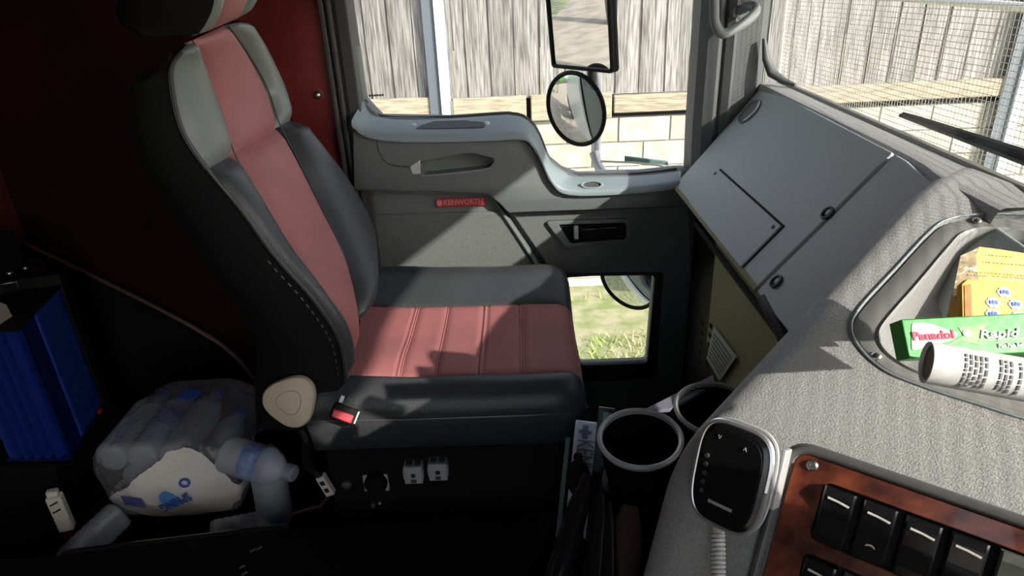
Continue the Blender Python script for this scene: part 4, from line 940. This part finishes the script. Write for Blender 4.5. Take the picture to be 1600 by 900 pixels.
def film_hit(px, py, dlt=.0012):
    """where the view ray of a pixel meets the film"""
    off = ROOT[fo.name]; o_ = EYE - off; d_ = (W(px, py, D=1) - EYE).normalized()
    ok, loc, nrm, _i = fo.ray_cast(o_, d_)
    if not ok: p = W(px, py, pl=(ctr, -pa)); return p, -pa
    if nrm.dot(d_) > 0: nrm = -nrm
    return loc + off + nrm * dlt, nrm
bpy.context.view_layer.update()
def decal(name, s, px, py, ex_px, m, size, width, flip=False):
    p, nrm = film_hit(px, py, .0065 if s else .004); q, _ = film_hit(*ex_px, .004); ex = (q - p); ex = (ex - nrm * ex.dot(nrm)).normalized(); ey = nrm.cross(ex)
    M4 = frame(p, ex, ey, nrm)
    if s: return text(name, s, size, M4, m, film, width=width, bold=.0004)
    return M4
M4 = decal('', None, 265, 779, (285, 775), lt_blue, 0, 0)
plate('blue_drop', circ(.018, 20, ry=.021), [], .001, M4, mat('drop_blue', (.12, .38, .85), .4), film, 0)
decal('pack_lettering', 'SPRING', 276, 781, (256, 789), blue_ink, .028, .075)
M4 = decal('', None, 289, 753, (300, 750), blue_ink, 0, 0)
plate('round_mark', circ(.0105, 16), [circ(.006, 12)], .001, M4, blue_ink, film, 0)
M4 = decal('', None, 210, 782, (228, 782), blue_ink, 0, 0)
plate('blue_block', rrect(.052, .024, .001), [], .001, M4, mat('violet_blue', (.13, .14, .42), .4), film, 0)
M4 = decal('', None, 297, 619, (307, 619), blue_ink, 0, 0)
plate('handle_tape', rrect(.042, .034, .006), [], .001, M4, mat('tape_blue', (.05, .14, .55), .4), film, 0)
# loose bottles
b0 = W(352, 708, D=1.17); b1 = W(452, 738, D=1.14)
bottle('water_bottle', b0, b1 - b0, 'loose blue-labelled water bottle lying against the wrapped pack', None, L=(b1 - b0).length * 1.05, R=.033, wob=.03, capm=mat('clear_cap', (.22, .26, .32), .3))
b0 = W(432, 815, Z=WF + .02) ; bottle('water_bottle', b0, Vector((.02, .10, 1)), 'empty clear bottle standing in shadow beside the seat box', None, L=.20, R=.034, capm=black, lab=False)
b0 = W(188, 800, Z=WF + .045); b1 = W(105, 880, Z=WF + .02)
bottle('water_bottle', b0, (b1 - b0), 'crushed empty bottle lying below the pack beside the white plug', None, L=.16, R=.031, wob=.10, lab=False, capm=mat('white_cap', (.4, .4, .4), .4))
b0 = W(330, 838, Z=WF + .035); bottle('water_bottle', b0, (.9, .25, -.02), 'dark empty bottle half hidden under the water pack', None, L=.13, R=.030, lab=False)
# ------------------------------------------------------------------ cup holders
ch = thing('cup_holder', (.15, .735, .40), 'black double cup holder with silver rims below the console', 'cup holder')
cc = W(1000, 684, Z=.53); cax = Vector((-.06, -.12, 1)).normalized()
R1 = .0565
MB().lathe(cc - cax * .085, cax, [(.0, .0), (.044, .0), (.050, .03), (R1, .083), (R1, .087), (R1 - .004, .087), (R1 - .006, .06), (.042, .012), (.0, .011)], 32).build('cup', cup_black, ch, angle=50)
MB().lathe(cc, cax, [(R1 + .001, -.004), (R1 + .0025, .001), (R1 - .001, .004), (R1 - .0045, .002), (R1 - .005, -.004), (R1 + .001, -.004)], 40, cap=False).build('cup_rim', silver_rim, ch)
c2_ = W(1123, 650, Z=.53) + Vector((0, .02, 0))
MB().lathe(c2_ - cax * .08, cax, [(0, 0), (.044, 0), (R1, .078), (R1, .082), (R1 - .004, .082), (.042, .012), (0, .011)], 32).build('cup', cup_black, ch, angle=50)
MB().lathe(c2_, cax, [(R1 + .001, -.004), (R1 + .0025, .001), (R1 - .001, .004), (R1 - .0045, .002), (R1 - .005, -.004), (R1 + .001, -.004)], 40, cap=False).build('cup_rim', silver_rim, ch)
MB().lathe(cc - cax * .105, cax, [(.056, 0), (.059, .01), (.054, .022)], 32).build('cup_collar', black_gloss, ch)
br = [W(*q, Z=.528) for q in [(1003, 642), (1114, 586), (1117, 600), (1046, 640)]]
plate('bracket', [(p.x, p.y) for p in br], [], .006, frame((0, 0, .526), (1, 0, 0), (0, 1, 0)), lav_grey, ch, .001)
MB().lathe(cc - cax * .40 + Vector((.0, .0, 0)), cax, [(.05, 0), (.04, .12), (.035, .30)], 20).build('stem', black, ch)
# folded side trim bars below the cup holder
lv = thing('lever_boot', (.06, .64, .0), 'glossy black folded lever boot in front of the cup holder', 'boot')
for (t0, t1, r0) in [((918, 742), (868, 915), .014), ((940, 772), (925, 915), .012), ((952, 785), (950, 915), .009)]:
    a, b = W(*t0, D=.86), W(*t1, D=.80); MB().tube([a, a.lerp(b, .3), b, b + Vector((-.01, -.02, -.35))], [r0 * .5, r0, r0 * 1.3, r0 * 1.3], 12).build('fold', black_gloss, lv)
a, b = W(985, 790, D=.86), W(968, 915, D=.83); MB().tube([a, a.lerp(b, .4), b, b + Vector((0, 0, -.3))], [.010, .022, .024, .02], 10).build('brown_gaiter', brown_boot, lv)
# ------------------------------------------------------------------ manual and knob
o = W(908, 725, D=1.0)
ed = (W(903, 790, D=.985) - W(916, 660, D=1.0)).normalized(); tc_ = (EYE - o).normalized(); tc_ = (tc_ - ed * tc_.dot(ed)).normalized(); er_ = tc_.cross(-ed)
er_ = (-ed).cross(tc_)
top = W(916, 660, D=1.0)
MK = frame(top, er_, -ed, tc_)
mn = thing('owners_manual', top + ed * .17, 'pale blue vehicle manual wedged upright beside the seat', 'book')
MB().box(top + ed * .085 - tc_ * .018, er_ * .0165, ed * .085, tc_ * .018).build('cover', book_cover, mn, bevel=.001)
text('spine_title', 'KENWORTH', .036, frame(top + ed * .082 + tc_ * .0006 + er_ * .001, ed, er_, tc_), book_text, mn, width=.110, bold=.0006)
MB().box(top + ed * .0145 + tc_ * .0003, er_ * .0045, ed * .0105, tc_ * .0006).box(top + ed * .0145 + tc_ * .0003, er_ * .010, ed * .003, tc_ * .0006).build('spine_emblem', book_text, mn)
MB().box(top + ed * .0275 + tc_ * .0003, er_ * .0165, ed * .0008, tc_ * .0004).build('spine_rule', white_pap, mn)
g0 = W(886, 700, D=1.015); gb = thing('green_folder', g0 + ed * .1, 'dark green folder pressed between the seat and the manual', 'folder')
MB().box(g0 + ed * .06 - tc_ * .012, er_ * .004, ed * .075, tc_ * .012).build('folder_cover', dk_green, gb, bevel=.001)
g1 = W(948, 648, D=1.02); gc = thing('green_booklet', g1 + ed * .08, 'dark green booklet with white marks behind the cup rim', 'booklet')
MB().box(g1 + ed * .04 - tc_ * .022, er_ * .013, ed * .05, tc_ * .012).build('booklet_cover', dk_green, gc, bevel=.001)
for s in (.005, .024): MB().box(g1 + ed * s - tc_ * .0095 + er_ * .001, er_ * .006, ed * .008, tc_ * .001).build('white_mark', lt_blue, gc)
kc = W(904, 747, D=.90)
lvk = thing('black_knob', kc, 'black oval lever knob in front of the pale blue manual', 'knob')
kz = (EYE - kc).normalized()
MB().lathe(kc - kz * .012, kz, [(.0, 0), (.012, .001), (.0165, .006), (.0165, .012), (.011, .018), (.0, .020)], 28, ex=CR, shape=lambda t: 1 / math.sqrt((math.cos(t)) ** 2 + (math.sin(t) / 1.55) ** 2)).build('knob_head', black, lvk)
MB().lathe(W(903, 714, D=.905) - kz * .006, kz, [(.0, 0), (.0065, .002), (.0065, .008), (.0, .012)], 14).build('knob_button', black, lvk)
MB().tube([kc - kz * .01, kc - kz * .02 + Vector((0, 0, -.06)), kc + Vector((0, .0, -.30))], .007, 8).build('lever_rod', black, lvk)
# ------------------------------------------------------------------ outside mirrors
YM = 1.78
mm = thing('wing_mirror', (.17, YM, .55), 'black framed rectangular mirror above a round convex mirror outside the door', 'mirror')
mn_ = Vector((-.80, -.60, -.10)).normalized(); mx = Vector((0, 0, 1)).cross(mn_).normalized()
if mx.x < 0: mx = -mx
bl, brr = W(866, 106, Y=YM), W(951, 114, Y=YM)
ctrm = (bl + brr) / 2; wid = (brr.x - bl.x) / abs(mx.x)
mup = mn_.cross(mx); mup = mup if mup.z > 0 else -mup
MR = frame(ctrm + mup * .18, mx, mup, mn_)
plate('mirror_shell', rrect(wid, .36, .012), [], .016, MR @ Matrix.Translation((0, 0, -.014)), black, mm, .004)
plate('mirror_frame', rrect(wid, .36, .012), [rrect(wid - .018, .342, .008)], .012, MR @ Matrix.Translation((0, 0, -.002)), black, mm, .002)
plate('mirror_glass', rrect(wid - .014, .346, .008), [], .003, MR @ Matrix.Translation((0, 0, -.003)), mirror_m, mm, 0)
def convex(parent, c, R, nrm, nm='convex_mirror'):
    nrm = nrm.normalized()
    gp_ = [(R * math.sin(k / 10 * 1.0) / math.sin(1.0), R * .55 * (math.cos(k / 10 * 1.0) - math.cos(1.0))) for k in range(10, -1, -1)]
    MB().lathe(c, nrm, [(R, -.002)] + [(max(a_, .0002), b_ * .45) for a_, b_ in gp_], 40).build('convex_glass', mirror_m, parent, angle=0)
    rim_ = []; e1 = nrm.cross(Vector((0, 0, 1))).normalized(); e2 = nrm.cross(e1)
    for k in range(41): t = 2 * PI * k / 40; rim_.append(c + (e1 * math.cos(t) + e2 * math.sin(t)) * R)
    MB().tube(rim_, .006, 8).build('convex_rim', black, parent)
    MB().lathe(c, -nrm, [(R, 0), (R * .9, .02), (R * .4, .035), (0, .037)], 32).build('convex_back', black, parent)
rc_ = W(899, 171, Y=YM - .03)
convex(mm, rc_, .094, Vector((-.68, -.70, -.12)))
arm = [W(908, -40, Y=1.86), W(925, 60, Y=1.86), W(932, 120, Y=1.85), W(936, 180, Y=1.85), W(932, 238, Y=1.83), W(936, 262, Y=1.80), W(945, 272, Y=1.76)]
MB().tube(catmull(arm, 4), .011, 10).build('arm', white_paint, mm)
MB().tube([W(928, 238, Y=1.82), W(934, 258, Y=1.80), W(942, 271, Y=1.77)], .013, 10).build('arm_elbow', silver_rim, mm)
MB().tube([W(930, 270, Y=1.76), W(1000, 269, Y=1.72), W(1065, 262, Y=1.69)], .0085, 8).build('lower_bar', white_paint, mm)
MB().tube([W(938, 252, Y=1.80), W(990, 254, Y=1.76), W(1070, 263, Y=1.70)], .003, 6).build('stay_rod', mat('pale_rod', (.75, .73, .62), .5), mm)
a, b = W(976, 248, Y=1.775), W(1043, 256, Y=1.745); MB().box((a + b) / 2, (b - a) / 2, (0, .006, 0), (0, 0, .0075)).build('bracket_plate', pale_green, mm, bevel=.001)
MB().tube([W(1065, 262, Y=1.69), (.44, 1.56, .62)], .0085, 8).build('lower_mount', white_paint, mm)
MB().lathe(W(925, 118, Y=1.84), (0, 0, -1), [(.012, -.02), (.014, .01), (.010, .02)], 12).build('clamp', seal, mm)
km = thing('kerb_mirror', (.30, 1.68, .33), 'round convex kerb mirror seen through the low door window', 'mirror')
convex(km, W(981, 440, Y=1.68), .088, Vector((-.62, -.70, -.20)))
MB().tube([W(1000, 400, Y=1.72), Vector((.42, 1.66, .50)), Vector((.46, 1.58, .55))], .008, 8).build('arm', black, km)
# pale outer skin of the truck seen in the mirrors
ts = thing('truck_body', (-2.5, 1.6, -.5), 'pale grey outer side of the truck behind the cab, seen in the mirrors', 'truck body')
MB().abox(-6.5, -.42, 1.565, 1.60, -.5, 1.9).build('side_skin', white_paint, ts, bevel=.01)
MB().abox(-.42, .60, 1.565, 1.585, -.55, -.02).build('step_skirt', white_paint, ts)
for x in (-4.5, -5.6): MB().lathe((x, 1.40, -.82), (0, 1, 0), [(.0, 0), (.25, .0), (.46, .02), (.48, .06), (.48, .20), (.46, .24), (.25, .22), (0, .2)], 32).build('wheel', rubber, ts)
# ------------------------------------------------------------------ yard: ground, wall, fence
ZG = -1.30; YF = 5.20
struct(MB().abox(-30, 25, -20, 30, ZG - .1, ZG).build('ground', ground_m, smooth=False))
struct(MB().abox(-30, -2.0, -12, YF - .02, ZG, ZG + .02).build('trim_5', drive_m, smooth=False))
gb_ = MB(); rg2 = random.Random(5)
for k in range(5200):
    x, y = rg2.uniform(-1.2, 2.6), rg2.uniform(2.6, YF - .22)
    if noise.noise(Vector((x * 1.4, y * 1.4, 0))) < -.05 + rg2.uniform(-.25, .25): continue
    hgt = rg2.uniform(.03, .10); t = rg2.uniform(0, PI * 2); dx, dy = math.cos(t) * .006, math.sin(t) * .006; l = rg2.uniform(-.05, .05); l2 = rg2.uniform(-.05, .05)
    gb_.add([(x - dx, y - dy, ZG), (x + dx, y + dy, ZG), (x + dx * .5 + l, y + dy * .5 + l2, ZG + hgt)], [(0, 1, 2)])
tag(mobj('grass', gb_.v, gb_.f, grass_m, None, False, recalc=False), 'patchy pale green grass along the foot of the block wall', 'grass', kind='stuff')
# block wall
zt = .145; bh, blen = .195, .405
wall = thing('block_wall', (1.5, YF, ZG), 'pale concrete block retaining wall below the timber fence', 'wall')
MB().abox(-2.2, 5.2, YF + .012, YF + .19, ZG, zt - .004).build('mortar_bed', mortar_m, wall, smooth=False)
bm_ = MB().box((0, 0, 0), (blen / 2 - .005, 0, 0), (0, .02, 0), (0, 0, bh / 2 - .005))
first = None; jit = random.Random(2)
for r_ in range(7):
    zc = zt - bh * (r_ + .5); x = -2.2 + (.2 if r_ % 2 else 0) + .13
    if zc - bh / 2 < ZG - .02: break
    while x < 5.0:
        loc = Vector((x + blen / 2, YF + .012 + jit.uniform(-.004, .004), zc))
        if first is None:
            first = bm_.build('block', block_m, None, smooth=False, bevel=.004, seg=1); ob = first
            ob.parent = wall
        else:
            ob = first.copy(); COL.objects.link(ob); ob.parent = wall
        ob.location = loc - ROOT[wall.name]; x += blen
# timber fence
fence = thing('timber_fence', (1.5, YF, zt), 'weathered grey timber paling fence standing on the block wall', 'fence')
PXs = W(688, 100, Y=YF - .05).x
zl, zr = W(620, 154, Y=YF).z, W(950, 145, Y=YF).z
def paling_mesh(seed):
    r_ = random.Random(seed); s = MB(); w = .047; Hh = 1.9
    rows = []
    for k in range(6):
        z_ = Hh * k / 5; o_ = r_.uniform(-.003, .003)
        rows.append([(-w + o_, -.007, z_), (w + o_, -.007 + r_.uniform(-.002, .002), z_), (w + o_, .007, z_), (-w + o_, .007, z_)])
    s.loft(rows, True, cap=True); me = s.build('paling', paling_m, None, smooth=False); return me
protos = [paling_mesh(k) for k in range(4)]
jp = random.Random(11); x = -11.0; kk = 0
while x < 5.0:
    pr_ = protos[kk % 4]
    ob = pr_ if kk < 4 else pr_.copy()
    if kk >= 4: COL.objects.link(ob)
    ob.parent = fence
    ob.location = Vector((x, YF + (.016 if kk % 2 else 0) + jp.uniform(-.003, .003), (zl if x < PXs else zr) - .01)) - ROOT[fence.name]
    ob.rotation_euler = (0, jp.uniform(-.006, .006), jp.uniform(-.04, .04))
    x += .0925 + jp.uniform(-.006, .008); kk += 1
def sleeper(x0, x1, z0, z1, y=YF - .035, tilt=0):
    o_ = MB().box((0, 0, 0), ((x1 - x0) / 2, 0, 0), (0, .035, 0), (0, 0, (z1 - z0) / 2)).build('sleeper', sleeper_m, None, smooth=False, bevel=.006, seg=1)
    o_.parent = fence; o_.location = Vector(((x0 + x1) / 2, y, (z0 + z1) / 2)) - ROOT[fence.name]; o_.rotation_euler = (0, tilt, 0)
zb = W(950, 176, Y=YF).z; zs = W(620, 177, Y=YF).z
s1, s2, s3 = W(702, 160, Y=YF).x, W(822, 160, Y=YF).x, W(829, 160, Y=YF).x
sleeper(PXs + .07, s2, zb - .03, zr + .01); sleeper(s3, s3 + .62, zb - .03, zr + .01); XP2 = W(1588, 150, Y=YF - .1).x
sleeper(s3 + .635, XP2 - .03, zb + .01, zr - .01, tilt=-.004)
sleeper(-2.9, PXs - .09, zs - .02, zl + .005); sleeper(-5.5, -2.92, zs - .02, zl + .005); sleeper(-8.1, -5.52, zs - .02, zl + .005)
sleeper(XP2 + .09, 5.2, zb, zr)
MB().abox(-2.9, PXs - .09, YF + .03, YF + .06, zt - .2, zs).build('gap_backing', sleeper_m, fence)
MB().abox(PXs + .06, XP2 - .03, YF + .03, YF + .06, zt + .002, zr - .02).build('gap_backing', dark_gap, fence)  # added dark sheet that makes the gap between sleepers read black
def post(x):
    p = MB()
    p.abox(x - .01, x + .055, YF - .115, YF - .105, ZG, 2.1, 0); p.abox(x - .095, x - .09, YF - .105, YF - .02, ZG, 2.1, 1) if False else None
    p.abox(x - .012, x - .004, YF - .105, YF - .02, ZG, 2.1, 0); p.abox(x - .01, x + .055, YF - .02, YF - .012, ZG, 2.1, 0)
    p.abox(x - .10, x - .012, YF - .088, YF - .082, ZG, 2.1, 1)  # dark plate drawn for the shaded strip left of the flange
    p.build('steel_post', [galv, galv_shade], fence, smooth=False)
post(PXs); post(W(1588, 150, Y=YF - .1).x); post(-4.6)
# leafy tree far behind, seen in the convex mirror
tg = thing('leafy_tree', (-11.5, 3.6, ZG), 'green tree at the end of the yard, seen in the round mirror', 'tree')
MB().tube([(-11.5, 3.6, ZG), (-11.4, 3.6, .5), (-11.5, 3.5, 2)], [.16, .13, .08], 10).build('trunk', bark_m, tg)
lf = MB()
for k in range(2600):
    v = Vector((rg2.gauss(0, 1), rg2.gauss(0, 1), rg2.gauss(0, 1))).normalized() * rg2.uniform(.6, 1); p = Vector((-11.5, 3.5, 1.7)) + Vector((v.x * 1.7, v.y * 1.5, v.z * 1.5))
    a = Vector((rg2.uniform(-1, 1), rg2.uniform(-1, 1), rg2.uniform(-1, 1))).normalized() * .13; b = a.cross(v).normalized() * .06
    lf.add([p - a, p + b, p + a, p - b], [(0, 1, 2, 3)])
tag(mobj('foliage', lf.v, lf.f, leaf_m, tg, False, recalc=False), kind='stuff')
